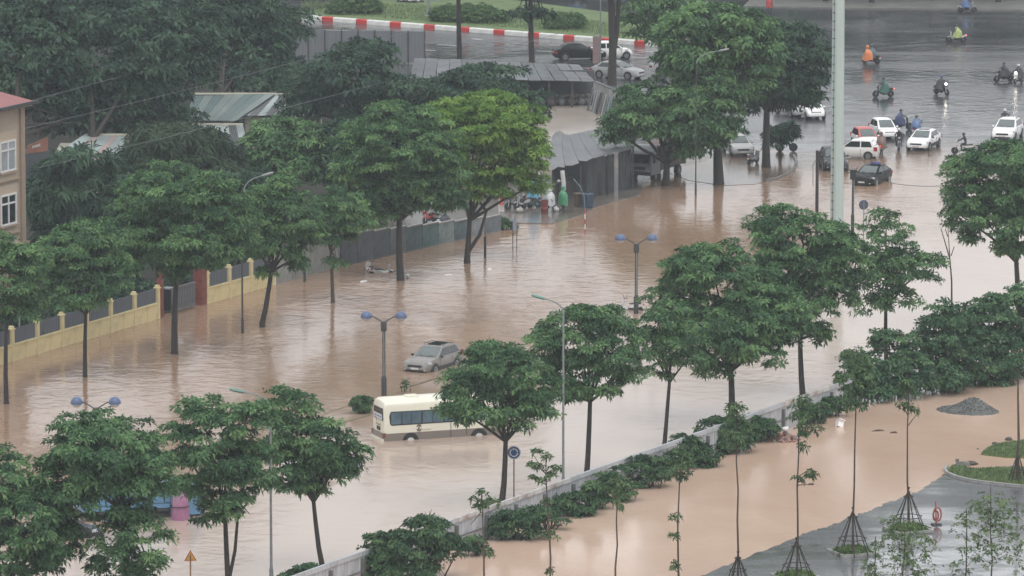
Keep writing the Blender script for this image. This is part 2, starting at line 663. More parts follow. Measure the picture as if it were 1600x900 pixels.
blade = mat('grass_blade', (.12, .18, .065), .6, .35, .9)
turf('grass', ga, 7000, .10, .09, 1, blade)
turf('grass', gb, 6000, .10, .09, 2, blade)
vg = [(470, 22), (560, 31), (700, 41), (850, 53), (1010, 66), (1010, 50), (930, 38), (700, 16), (560, 10), (470, 8)]
turf('grass', vg, 9000, .22, .30, 3, blade)
gk = thing('grass_kerb', '', '', (0, 0, 0))
for k in list(gk.keys()): del gk[k]
gk['kind'] = 'structure'
gpts = [gp(x, y) for x, y in ((1480, 731), (1476.5, 736), (1480, 741.5), (1494, 747.5), (1512, 752), (1530, 755), (1550, 757.5), (1572, 760), (1596, 762.5), (1625, 765))]
for a, c in zip(gpts[:-1], gpts[1:]):
    d = c - a
    MB().box((0, 0, .0), (d.length - .02, .16, .34)).build('kerb_stone', concrete, gk, loc=((a + c) / 2), rz=math.atan2(d.y, d.x))

# sunken median in the flooded street: two kerb lines just breaking the surface
mk = thing('median_kerb', '', '', (0, 0, 0))
for k in list(mk.keys()): del mk[k]
mk['kind'] = 'structure'
moss = mat('median_kerb_moss', (.16, .13, .075), .6, .4, 3, .2)
lines = [[(498, 652), (522, 641), (545, 634), (570, 627), (605, 617), (635, 606), (660, 598), (690, 588)],
         [(528, 664), (545, 658), (563, 653), (581, 648)]]
rk = random.Random(3)
for ln in lines:
    for (x0, y0), (x1, y1) in zip(ln[:-1], ln[1:]):
        a, c = gp(x0, y0), gp(x1, y1)
        d = c - a
        nseg = max(1, int(d.length / 1.6))
        for i in range(nseg):
            q = a + d * ((i + .5) / nseg)
            top = rk.uniform(-.01, .06)
            MB().box((0, 0, top - .2), (d.length / nseg - .03, .17, .4)).build('kerb_stone', moss, mk, loc=(q.x, q.y, 0), rz=math.atan2(d.y, d.x) + rk.uniform(-.03, .03))

# ------------------------------------------------------------------ white metal hoarding
hoard_white = mat('hoarding_white', (.40, .42, .45), .5, .12, .9, dirt=(.25, .255, .26), stretch=(1, 1, .3))
hoard_rust = mat('hoarding_rust', (.45, .45, .45), .55, .2, 1.2, dirt=(.20, .10, .055))
hoard_post = mat('hoarding_post', (.13, .13, .125), .6, .4, 3)
hl = (HB - HA).length
hoarding = thing('site_hoarding', 'long white corrugated metal hoarding with rusty capping between street and site', 'fence', HA, math.atan2(hd.y, hd.x))
PW = 1.1
panel = None
HT = 1.42
i0, i1 = -8, int(hl / PW) + 1
for i in range(i0, i1):
    if panel is None:
        rings = []
        for k in range(11):
            x = k * (PW - .02) / 10
            y = .0 if k % 2 else .045
            rings.append([(x, y, -.3), (x, y, HT), (x, y + .012, HT), (x, y + .012, -.3)])
        panel = MB().loft(rings).build('panel', hoard_white, hoarding)
        o = panel
    else:
        o = inst(panel, hoarding)
    o.location = (i * PW, rk.uniform(-.015, .015), rk.uniform(-.02, .02))
post = cap = cap2 = rail = None
nb = 3 * PW
for j in range(i0 // 3, i1 // 3 + 1):
    x = j * nb
    if post is None:
        post = MB().box((0, -.10, .45), (.16, .14, 1.6)).build('post', hoard_post, hoarding)
        cap = MB().box((nb / 2 - .01, .02, HT + .08), (nb - .03, .14, .24)).build('capping', hoard_white, hoarding)
        cap2 = MB().box((nb / 2 - .01, .02, HT + .08), (nb - .03, .14, .24)).build('capping', hoard_rust, hoarding)
        rail = MB().box((nb / 2, -.055, .62), (nb - .2, .06, .07)).build('rail', hoard_post, hoarding)
        for o in (post, cap, rail): o.location = (x, 0, 0)
        cap2.location = (6 * nb, 0, 0); cap2['label'] = 'rusty capping sheet'
        continue
    inst(post, hoarding, (x, 0, 0))
    inst(rail, hoarding, (x, 0, 0))
    if j in (4, 5, 7, 16, 17, 19):
        inst(cap2, hoarding, (x, 0, 0), label='rusty capping sheet')
    elif j != 6:
        inst(cap, hoarding, (x, 0, rk.uniform(-.015, .015)))

# ------------------------------------------------------------------ yellow compound wall, gate, grey wall, painted wall
yellow = mat('wall_yellow', (.58, .50, .28), .6, .12, .8, .1, dirt=(.44, .37, .21))
yellow_trim = mat('wall_yellow_trim', (.63, .55, .32), .6, .12, 1.2)
infill = mat('railing_grey', (.095, .11, .13), .5, .2, 2, stretch=(4, 4, .3))
redbrick = mat('pillar_red', (.19, .055, .042), .6, .25, 3, .2)


def rail_wall(name, label, A, B, nbay, group=None):
    d = B - A
    Ln = d.length
    t = thing(name, label, 'wall', A, math.atan2(d.y, d.x), group)
    bl = Ln / nbay
    dado = MB().box((bl / 2, 0, .32), (bl - .30, .20, 1.30)).box((bl / 2, 0, 1.0), (bl - .30, .27, .10)).build('dado', yellow, t)
    seam = MB().box((bl / 2, -.12, .45), (.05, .05, .9)).build('rib', yellow_trim, t)
    pst = MB().box((0, 0, .80), (.28, .28, 2.3)).box((0, 0, 1.98), (.36, .36, .08)).box((0, 0, 2.09), (.24, .24, .14)).build('post', yellow_trim, t)
    rings = []
    for k in range(25):
        x = .16 + k * (bl - .32) / 24
        y = .0 if k % 2 else .05
        rings.append([(x, y - .02, 1.055), (x, y - .02, 1.98), (x, y, 1.98), (x, y, 1.055)])
    pan = MB().loft(rings).build('railing_panel', infill, t)
    for i in range(1, nbay):
        for o in (dado, seam, pst, pan): inst(o, t, (i * bl, 0, 0))
    inst(pst, t, (Ln, 0, 0))
    return t


ya, yb = gp(-62, 588), gp(246, 498)
rail_wall('compound_wall', 'yellow wall with grey railing panels on the left side of the gate', ya, yb, 8)
yc, ydd = gp(323, 474.5), gp(425, 446)
rail_wall('compound_wall', 'yellow wall with grey railing panels running from the red gate pillar to the grey wall', yc, ydd, 3)
sd = (yb - ya).normalized()
srz = math.atan2(sd.y, sd.x)
p = gp(250.5, 496)
pt = thing('gate_pillar', 'narrow dark brown gate pillar at the end of the yellow wall', 'pillar', p, srz)
MB().box((0, 0, 1.2), (.34, .34, 3.0)).build('shaft', redbrick, pt)
MB().box((0, 0, 2.75), (.46, .46, .14)).build('cap', redbrick, pt)
p = gp(313, 477)
pt = thing('gate_pillar', 'broad red gate pillar beside the right yellow wall', 'pillar', p + Vector((-.0, .4, 0)), srz)
MB().box((0, 0, 1.2), (.85, .62, 3.0)).build('shaft', redbrick, pt)
MB().box((0, 0, 2.75), (1.0, .76, .12)).build('cap', redbrick, pt)
for zz in (.55, 1.1, 1.65, 2.2):
    MB().box((0, 0, zz), (.90, .67, .07)).build('band', redbrick, pt)
g1, g2 = gp(268, 491), gp(305, 480)
gd = g2 - g1
gt = thing('sliding_gate', 'grey slatted metal sliding gate beside the red pillar', 'gate', g1, math.atan2(gd.y, gd.x))
gm = mat('gate_grey', (.13, .135, .145), .5, .2, 3)
MB().box((gd.length / 2, 0, .2), (gd.length, .1, .14)).box((gd.length / 2, 0, 1.62), (gd.length, .1, .12)).build('frame', gm, gt)
ns = 15
sl = MB().box((0, 0, .9), (.12, .05, 1.32)).build('slat', gm, gt)
for i in range(ns):
    if i == 0: sl.location = (.1, 0, 0)
    else: inst(sl, gt, (.1 + i * (gd.length - .2) / (ns - 1), 0, 0))
ct = thing('gate_control_cabinet', 'dark gate cabinet with a small glowing pink light behind a street tree trunk', 'cabinet', gp(263, 484), srz)
MB().box((0, 0, .6), (.62, .5, 1.5)).build('casing', black_plastic, ct)
MB().box((0, 0, 1.40), (.74, .62, .08)).build('lid', steel_grey, ct)
MB().box((.1, -.5, .7), (.10, .10, 1.3)).build('signal_post', kerb_white, ct)
MB().ell((.12, -.56, 1.30), (.10, .10, .13)).build('signal_light', mat('pink_light', (1.0, .12, .45), .4, 0, 1, emit=1.6), ct)

ga_, gb_ = gp(428, 444.5), gp(529, 417)
d = gb_ - ga_
wt_ = thing('grey_wall', 'plain pale grey rendered wall behind the leaning street tree', 'wall', ga_, math.atan2(d.y, d.x))
grey_render = mat('grey_render', (.25, .26, .25), .65, .15, .8, .1, dirt=(.17, .175, .165))
nn = 4
for i in range(nn):
    L_ = d.length / nn
    MB().box((0, 0, .9), (L_ - .03, .2, 2.4)).build('wall_panel', grey_render, wt_, loc=((i + .5) * L_, 0, 0))
MB().box((d.length / 2, 0, 2.14), (d.length, .3, .1)).build('coping', grey_render, wt_)
MB().box((-.14, -.02, .5), (.25, .3, 1.6)).build('white_end_post', kerb_white, wt_)
ma, mb_ = gp(531, 416.5), gp(781, 360)
d = mb_ - ma
wt_ = thing('painted_wall', 'low dark wall with faded blue and teal painted panels behind the forked tree', 'wall', ma, math.atan2(d.y, d.x))
mcols = [(.05, .055, .07), (.055, .06, .075), (.05, .06, .07), (.075, .09, .095), (.05, .075, .08), (.06, .10, .10), (.13, .16, .16), (.06, .09, .10), (.16, .18, .19), (.10, .12, .13)]
for i, c in enumerate(mcols):
    L_ = d.length / len(mcols)
    h0 = 2.1 - 1.15 * i / 10
    MB().box((0, 0, h0 / 2 - .2), (L_ - .04, .2, h0 + .4)).build('wall_panel', mat('mural_%d' % i, c, .7, .45, 1.1, .1, dirt=tuple(x * .55 for x in c)), wt_, loc=((i + .5) * L_, 0, 0))
    MB().box((0, 0, h0 + .03), (L_ - .02, .27, .09)).build('coping', concrete_wet, wt_, loc=((i + .5) * L_, 0, 0))

# ------------------------------------------------------------------ beige corner building
bc = gp(42, 452)
bt = thing('beige_building', 'beige rendered building with red roof and white framed windows', 'building', bc, srz)
beige = mat('render_beige', (.38, .315, .245), .7, .08, .7, .05)
beige2 = mat('render_pale', (.47, .385, .295), .7, .08, .8, .05)
beige3 = mat('render_trim', (.33, .25, .185), .7, .08, .8)
roofred = mat('roof_red', (.27, .095, .095), .5, .15, 1.0, stretch=(5, 1, 1))
white_frame = mat('window_white', (.70, .70, .70), .45, .1, 3)
ew = vp(42, 160, bc.y).z            # eaves height
MB().box((-8, 5, ew / 2), (16, 10, ew)).build('wall', beige, bt)
MB().box((-8, 5, ew - .12), (16.7, 10.7, .24)).build('cornice', beige3, bt)
MB().hexa([(-16.6, -.6, ew), (.6, -.6, ew), (.6, 10.6, ew), (-16.6, 10.6, ew), (-13, 3.4, ew + 1.7), (-3.2, 3.4, ew + 1.7), (-3.2, 6.6, ew + 1.7), (-13, 6.6, ew + 1.7)]).build('roof', roofred, bt)
MB().box((-8, -.66, ew + .03), (17.4, .12, .22)).build('gutter', steel_dark, bt)
MB().box((.02, 5, 1.6), (.34, 10.3, 3.2)).box((-8, -.03, 1.6), (16.2, .34, 3.2)).build('plinth', beige3, bt)
wz = [vp(15, 237, bc.y).z, vp(15, 320, bc.y).z]
wz.append(2 * wz[1] - wz[0])
pil = MB().box((0, -.08, ew / 2 + .1), (.42, .16, ew - .6)).build('pilaster', beige3, bt)
for x in (-4.7, -9.0, -13.3): inst(pil, bt, (x, 0, 0))
pil.location = (-.55, 0, 0)
for bx in (-2.65, -6.85, -11.15):
    for k, z in enumerate(wz):
        pp = MB().box((bx, -.035, z), (3.0, .07, 3.15)).build('bay_panel', beige2, bt)
        f = MB()
        for dx in (-.95, 0, .95): f.box((dx, -.10, 0), (.12, .10, 2.0))
        for dz in (-.95, .40, .95): f.box((0, -.11, dz), (2.02, .09, .11))
        w = f.build('window', white_frame, bt, loc=(bx + .2, 0, z))
        MB().box((0, -.085, 0), (1.85, .02, 1.9)).build('pane', mat('pane_curtain', (.30, .33, .36), .12, .25, .8) if k == 0 else glass_dark, w)
        MB().box((0, -.16, -1.08), (2.2, .24, .10)).build('sill', beige3, w)
        MB().box((bx, -.08, z - 1.62), (3.4, .16, .08)).build('string_course', beige3, bt)
fl = thing('hanging_banner', 'furled dark red banner hanging on the beige building front', 'banner', vp(5.5, 252, bc.y - 1.8) + Vector((0, 0, 0)), srz)
fw = MB()
fw.loft([[(.16 * w_ * math.cos(a) + .05 * math.sin(k * 1.3), .10 * w_ * math.sin(a), z) for a in [i * math.pi / 4 for i in range(8)]]
         for k, (w_, z) in enumerate(((.25, 0), (1.0, -.4), (1.5, -1.4), (1.3, -2.2), (1.6, -3.0), (.5, -3.3)))])
fw.build('cloth', mat('banner_red', (.25, .05, .05), .7, .3, 2), fl, 40)
MB().tube([(0, .6, -.5), (0, -.1, .1), (0, -.4, .4)], .03, 6).build('pole', steel_grey, fl)

# small orange sign parapet beyond the building
oa, ob = gp(42, 300), gp(76, 291)
Y_ = oa.y + 6
op = thing('orange_parapet', 'faded orange signboard on the edge of a flat roof beside the beige building', 'signboard', vp(42, 300, Y_), R(8))
q = [vp(42, 240, Y_), vp(75, 236, Y_), vp(75, 214, Y_), vp(42, 228, Y_)]
o0 = op.location.copy()
im = Matrix.Rotation(-R(8), 3, 'Z')
loc = [im @ (v - o0) for v in q]
MB().hexa([loc[0], loc[1], loc[1] + Vector((0, .2, 0)), loc[0] + Vector((0, .2, 0)), loc[3], loc[2], loc[2] + Vector((0, .2, 0)), loc[3] + Vector((0, .2, 0))]).build('board', mat('sign_orange', (.38, .17, .12), .6, .25, 1.2), op)
for k in range(7):
    tt = .28 + k * .055
    c0 = loc[0].lerp(loc[1], tt); c1 = loc[3].lerp(loc[2], tt)
    c = c0.lerp(c1, .62)
    MB().box(c + Vector((0, -.02, 0)), (.07, .03, .14 if k % 2 else .20)).build('lettering', kerb_white, op)
MB().hexa([loc[0] - Vector((.1, 0, 2.6)), loc[1] - Vector((-.1, 0, 2.6)), loc[1] + Vector((.1, 3, -2.6)), loc[0] + Vector((-.1, 3, -2.6)), loc[0] - Vector((.1, .05, .02)), loc[1] - Vector((-.1, .05, .02)), loc[1] + Vector((.1, 3, -.02)), loc[0] + Vector((-.1, 3, -.02))]).build('wall', mat('roof_wall_grey', (.10, .11, .12), .7, .2, 1), op)  # plain dark grey wall under the signboard


# ------------------------------------------------------------------ tin roofed sheds
def shed(label, eaveL, eaveR, eave_y_ground, ridgeL, ridgeR, depth, cols, nsh, wall_m, odd=()):
    """roof from its corners in the picture; the eave stands on the ground row eave_y_ground"""
    Y0 = gp(eaveL[0], eave_y_ground).y
    a, b_ = vp(*eaveL, Y0), vp(*eaveR, Y0 - .5)
    c, d_ = vp(*ridgeR, Y0 + depth), vp(*ridgeL, Y0 + depth)
    t = thing('shed', label, 'shed', (a.x, Y0, 0))
    O = Vector((a.x, Y0, 0))
    a, b_, c, d_ = a - O, b_ - O, c - O, d_ - O
    for i in range(nsh):
        t0, t1 = i / nsh, (i + 1) / nsh - .006
        q = [a.lerp(b_, t0), a.lerp(b_, t1), d_.lerp(c, t1), d_.lerp(c, t0)]
        k = 8
        rings = []
        for j in range(k + 1):
            u = j / k
            up = Vector((0, 0, .06 if j % 2 else 0))
            lo, hi = q[0].lerp(q[1], u) + up, q[3].lerp(q[2], u) + up
            rings.append([lo, hi, hi + Vector((0, 0, .03)), lo + Vector((0, 0, .03))])
        MB().loft(rings).build('roof_sheet', cols[i % len(cols)] if i not in odd else odd[i], t)
    zl = min(a.z, b_.z) - .08
    MB().hexa([(a.x + .3, a.y + .4, -.3), (b_.x - .3, b_.y + .4, -.3), (b_.x - .3, b_.y + depth * .95, -.3), (a.x + .3, a.y + depth * .95, -.3),
               (a.x + .3, a.y + .4, zl), (b_.x - .3, b_.y + .4, zl), (b_.x - .3, b_.y + depth * .95, zl), (a.x + .3, a.y + depth * .95, zl)]).build('wall', wall_m, t)
    MB().box(((d_.x + c.x) / 2, d_.y, (d_.z + c.z) / 2 + .1), ((c - d_).length, .5, .10)).build('ridge_cap', wall_m, t)
    return t


tin_green = mat('tin_green', (.10, .15, .15), .45, .2, .6, stretch=(1, .3, 1))
tin_green2 = mat('tin_green_faded', (.17, .21, .20), .45, .2, .6, stretch=(1, .3, 1))
tin_pale = mat('tin_pale', (.34, .39, .385), .5, .15, .5, dirt=(.24, .28, .275), stretch=(1, .3, 1))
tin_pink = mat('tin_pink', (.42, .34, .33), .5, .15, .5, stretch=(1, .3, 1))
tin_grey = mat('tin_grey', (.09, .098, .105), .6, .2, .5, dirt=(.06, .065, .072), stretch=(1, .3, 1))
tin_dark = mat('tin_dark', (.085, .09, .10), .5, .25, .5, stretch=(1, .3, 1))
cream = mat('cream_wall', (.42, .40, .33), .7, .12, .7)
shed('dark green tin roofed shed with one pale sheet, below the tall dark trees', (287, 189), (368, 190), 246, (303, 150), (430, 147), 13, [tin_green, tin_green2, tin_green], 8, cream, {3: tin_green2})
shed('brown and white tin roofed lean-to on the right end of the green shed', (376, 182), (440, 181), 236, (415, 150), (455, 148), 10, [tin_pale, tin_dark], 5, cream)
shed('pale mint tin roofed shed with a pinkish sheet beside the beige building', (70, 252), (196, 254), 316, (132, 211), (209, 214), 12, [tin_pale, tin_pale, tin_pink], 9, cream)
shed('low whitish tin roof with a dark strip behind the feathery tree', (296, 246), (392, 244), 300, (300, 197), (380, 196), 12, [tin_pale, tin_pale, tin_dark], 7, cream)
shed('narrow white roof peeping out between the two round dark trees', (420, 188), (505, 186), 232, (436, 168), (500, 166), 7, [tin_pale], 6, cream)


# ------------------------------------------------------------------ street-trader shacks
def post_(t, p0, h, r=.07, m=None):
    MB().box((p0.x, p0.y, h / 2 - .15), (r * 2, r * 2, h + .3)).build('post', m or steel_dark, t)


tarp = mat('tarpaulin_grey', (.105, .11, .12), .42, .3, .35, .25)
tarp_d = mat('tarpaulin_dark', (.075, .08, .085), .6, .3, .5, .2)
fl_, fr_ = gp(864, 326), gp(990, 296)
sh = thing('trader_shack', 'open trader shack under a sagging grey tarpaulin roof beside the truck', 'shack', fl_)
A = vp(861, 264, fl_.y) - fl_; B = vp(992, 227, fr_.y) - fl_
bl_, br_ = gp(852, 282), gp(968, 258)
Dk = vp(862, 216, bl_.y) - fl_; Ck = vp(945, 199, br_.y) - fl_
NS = 6
rr = random.Random(8)
for i in range(NS):
    t0, t1 = i / NS, (i + 1) / NS - .004
    rings = []
    for j in range(9):
        v_ = j / 8
        row = []
        for tt in (t0, (t0 + t1) / 2, t1):
            p = A.lerp(B, tt).lerp(Dk.lerp(Ck, tt), v_)
            p = p + Vector((0, 0, -.28 * math.sin(math.pi * v_) * (1 if tt in (t0, t1) else 1.5) + .5 * math.exp(-((tt - .12) ** 2) / .01) * v_))
            if j == 0: p += Vector((0, -.15, rr.uniform(-.18, .05)))
            row.append(p)
        rings.append(row + [q - Vector((0, 0, .03)) for q in row[::-1]])
    MB().loft(rings).build('roof_sheet', tarp, sh, 50)
for tt in (.02, .35, .68, .98):
    p = A.lerp(B, tt)
    post_(sh, Vector((p.x, p.y + .2, 0)), p.z - .1)
MB().hexa([Dk.xy.to_3d() + Vector((0, -.6, -.3)), Ck.xy.to_3d() + Vector((0, -.6, -.3)), Ck.xy.to_3d() + Vector((0, -.4, -.3)), Dk.xy.to_3d() + Vector((0, -.4, -.3)),
           Dk + Vector((0, -.6, -.15)), Ck + Vector((0, -.6, -.15)), Ck + Vector((0, -.4, -.15)), Dk + Vector((0, -.4, -.15))]).build('back_wall', tarp_d, sh)
for tt, w_ in ((.42, .13), (.60, .15), (.80, .16)):
    p0 = A.lerp(B, tt); p1 = A.lerp(B, tt + w_)
    rings = []
    for k in range(9):
        q = p0.lerp(p1, k / 8)
        y = q.y + .35 + (.06 if k % 2 else -.04)
        rings.append([(q.x, y, -.1), (q.x, y, q.z - .25), (q.x, y + .03, q.z - .25), (q.x, y + .03, -.1)])
    MB().loft(rings).build('side_sheet', mat('sheet_slate', (.04, .048, .05), .6, .4, .9), sh)
MB().tube([A + Vector((.8, -.1, -.1)), A + Vector((.9, -.2, -1.0)), A + Vector((.9, -.2, -1.5))], .16, 8).build('rolled_awning', mat('awning_white', (.5, .5, .5), .6, .2, 2), sh, 40)

# long awning beyond the yard
fl_, fr_ = gp(640, 172), gp(928, 168)
sh2 = thing('market_shed', 'long low grey awning shed with dark open front behind the flooded yard', 'shed', fl_)
A = vp(640, 122, fl_.y) - fl_; B = vp(930, 127, fr_.y) - fl_
Dk = vp(648, 90, fl_.y + 9) - fl_; Ck = vp(905, 101, fr_.y + 9) - fl_
NS = 14
for i in range(NS):
    t0, t1 = i / NS, (i + 1) / NS - .004
    rings = []
    for j in range(7):
        v_ = j / 6
        up = Vector((0, 0, .05 * (j % 2) + rr.uniform(-.03, .03)))
        a, c = A.lerp(B, t0).lerp(Dk.lerp(Ck, t0), v_) + up, A.lerp(B, t1).lerp(Dk.lerp(Ck, t1), v_) + up
        rings.append([a, c, c - Vector((0, 0, .03)), a - Vector((0, 0, .03))])
    MB().loft(rings).build('roof_sheet', (tin_grey, tarp, tin_grey, tin_dark, tarp)[(i * 3) % 5], sh2)
for i in range(9):
    p = A.lerp(B, i / 8)
    post_(sh2, Vector((p.x, p.y + .15, 0)), p.z - .05)
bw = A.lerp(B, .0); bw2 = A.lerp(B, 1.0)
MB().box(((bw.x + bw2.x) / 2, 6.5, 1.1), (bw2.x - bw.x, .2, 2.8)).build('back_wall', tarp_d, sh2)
# clutter seen in its dark front: sacks and boards
for i in range(12):
    tt = .66 + .32 * i / 12
    p = A.lerp(B, tt)
    c = [(.12, .10, .09), (.16, .17, .18), (.10, .12, .10), (.22, .20, .18)][i % 4]
    g = thing('stacked_sack', ('leftmost', 'second from the left', 'third from the left', 'fourth from the left', 'fifth from the left', 'sixth from the left', 'sixth from the right', 'fifth from the right', 'fourth from the right', 'third from the right', 'second from the right', 'rightmost')[i] + ' sack pair under the dark long awning', 'sack', fl_ + Vector((p.x, p.y + 1.6 + .4 * (i % 2), 0)), rr.uniform(0, 3), 'sacks under the long awning')
    MB().ell((0, 0, .28), (.42, .3, .34), 8, 5).build('sack_body', mat('sack_%d' % (i % 4), c, .8, .3, 4, .3), g, 60)
    MB().ell((.1, 0, .72), (.34, .26, .2), 8, 5).build('sack_top', mat('sack_%d' % ((i + 1) % 4), c, .8, .3, 4, .3), g, 60)

# pale wall with boards leaning on it
wa, wb_ = gp(929, 170), gp(990, 196)
d = wb_ - wa
lw = thing('yard_wall', 'pale stained wall closing the right side of the flooded yard', 'wall', wa, math.atan2(d.y, d.x))
nn = 5
for i in range(nn):
    L_ = d.length / nn
    MB().box((0, 0, 1.0), (L_ - .04, .2, 2.4)).build('wall_panel', mat('yard_wall_%d' % (i % 2), (.30, .30, .29) if i % 2 else (.36, .36, .35), .7, .25, .8), lw, loc=((i + .5) * L_, 0, 0))
MB().box((d.length / 2, 0, 2.24), (d.length, .32, .08)).build('coping', tin_grey, lw)
bcols = [(.16, .17, .18), (.28, .30, .31), (.07, .075, .08), (.36, .38, .38), (.20, .30, .31), (.12, .12, .12), (.36, .33, .32), (.30, .32, .36)]
blabels = ['mid grey', 'light grey', 'black', 'whitish', 'pale turquoise', 'charcoal', 'pinkish white', 'bluish white']
for i, c in enumerate(bcols):
    p = wa + d * ((i + .6) / 9.0) + Vector((-.55, -.5, 0))
    bt_ = thing('leaning_board', blabels[i] + ' board leaning against the pale yard wall', 'board', p, math.atan2(d.y, d.x) + rr.uniform(-.2, .2), 'boards leaning on the yard wall')
    MB().box((0, 0, .9), (.62, .05, 1.9 + rr.uniform(-.3, .2)), 0, R(-14)).build('sheet', mat('board_%d' % i, c, .6, .25, 2), bt_)
    MB().box((0, -.05, .9), (.05, .04, 1.7), 0, R(-14)).build('batten', steel_dark, bt_)

# grey screen fence along the far road
ma, mb_ = gp(430, 97), gp(664, 100)
d = mb_ - ma
sf = thing('screen_fence', 'tall grey sheet screen on thin posts along the far road', 'fence', ma, math.atan2(d.y, d.x))
hs = (100 - 49) / ppm(mb_)
screen_m = mat('screen_grey', (.17, .18, .195), .4, .18, .35, stretch=(1, 1, .4))
nn = 9
for i in range(nn):
    L_ = d.length / nn
    rings = []
    for k in range(9):
        x = k * (L_ - .05) / 8
        y = .03 if k % 2 else 0
        rings.append([(x, y, .1), (x, y, hs), (x, y + .02, hs), (x, y + .02, .1)])
    MB().loft(rings).build('screen_sheet', screen_m, sf, loc=(i * L_, 0, 0))
    MB().tube([(L_, -.06, -.2), (L_, -.06, hs + .1)], .05, 6).build('post', steel_dark, sf, loc=(i * L_, 0, 0))


# ================================================================== TREES
def unit(rng, n):
    u = rng.normal(size=(n, 3))
    return u / np.linalg.norm(u, axis=1)[:, None]


def foliage_mesh(name, lobes, m, seed, cr=.62, ll=.25, lw=.105, dens=.50, per=4, ros=30, droop=.55, shell=.62, flat=.5, zmin=-.82):
    """leaf sprays: lobes -> clumps -> sprays at the twig ends -> single bent leaves"""
    rng = np.random.default_rng(seed)
    PC, PU, PT = [], [], []
    for (cx, cy_, cz, rx, ry, rz) in lobes:
        area = (((rx * ry) ** 1.6 + (rx * rz) ** 1.6 + (ry * rz) ** 1.6) / 3) ** (1 / 1.6) * 4 * math.pi
        n = max(4, int(dens * area / (cr * cr)))
        u = unit(rng, n * 2)
        u = u[(u[:, 2] > zmin) | (rng.random(len(u)) < .25)][:n]
        rad = rng.uniform(shell, 1.0, len(u)) ** .7 * (1 + rng.normal(0, .11, len(u)))
        PC.append(np.array([cx, cy_, cz]) + u * rad[:, None] * np.array([rx, ry, rz]))
        PU.append(u)
        PT.append(rng.normal(0, .19, len(u)))
    C, U, T = np.concatenate(PC), np.concatenate(PU), np.concatenate(PT)
    nC = len(C)
    v = unit(rng, nC * ros)
    v[:, 2] = np.abs(v[:, 2]) * .9 - .25
    csz = np.repeat(rng.uniform(.7, 1.25, nC), ros)
    P = np.repeat(C, ros, 0) + v * (cr * csz * rng.uniform(.45, 1.0, nC * ros))[:, None] * np.array([1, 1, flat])
    A = np.repeat(U, ros, 0) * .5 + v * .6 + np.array([0, 0, .65]) + rng.normal(0, .30, (nC * ros, 3))
    A /= np.linalg.norm(A, axis=1)[:, None]
    T = np.clip(np.repeat(T, ros) + .5 + rng.normal(0, .13, nC * ros), .05, .95)
    nR = len(P)
    n = nR * per
    P2, A2 = np.repeat(P, per, 0), np.repeat(A, per, 0)
    ref = np.where(np.abs(A2[:, 2:3]) < .9, np.array([[0, 0, 1.0]]), np.array([[1.0, 0, 0]]))
    e1 = np.cross(ref, A2); e1 /= np.linalg.norm(e1, axis=1)[:, None]
    e2 = np.cross(A2, e1)
    az = rng.uniform(0, 2 * math.pi, n)
    el = rng.uniform(-.05, .95, n)
    D = np.cos(el)[:, None] * (np.cos(az)[:, None] * e1 + np.sin(az)[:, None] * e2) + np.sin(el)[:, None] * A2
    L_ = ll * rng.uniform(.65, 1.25, n)
    B = P2 + D * (.12 * L_)[:, None]
    tip = B + D * L_[:, None]
    tip[:, 2] -= L_ * droop * rng.uniform(.3, 1.2, n)
    mid = B + (tip - B) * .5
    mid[:, 2] += L_ * .13
    W = np.cross(D, A2 + rng.normal(0, .25, (n, 3)))
    W /= np.linalg.norm(W, axis=1)[:, None] + 1e-6
    W *= (lw * .5 * rng.uniform(.8, 1.2, n))[:, None]
    V = np.empty((n, 4, 3))
    V[:, 0], V[:, 1], V[:, 2], V[:, 3] = B, mid + W, tip, mid - W
    tint = np.repeat(np.clip(np.repeat(T, per) + rng.normal(0, .07, n), 0, 1), 4)
    me = bpy.data.meshes.new(name)
    me.vertices.add(n * 4)
    me.vertices.foreach_set('co', V.reshape(-1).astype(np.float32))
    me.loops.add(n * 4)
    me.loops.foreach_set('vertex_index', np.arange(n * 4, dtype=np.int32))
    me.polygons.add(n)
    me.polygons.foreach_set('loop_start', np.arange(0, n * 4, 4, dtype=np.int32))
    me.update(calc_edges=True)
    at = me.attributes.new('tint', 'FLOAT', 'POINT')
    at.data.foreach_set('value', tint.astype(np.float32))
    me.materials.append(m)
    return me, C


TREE_N = [0]


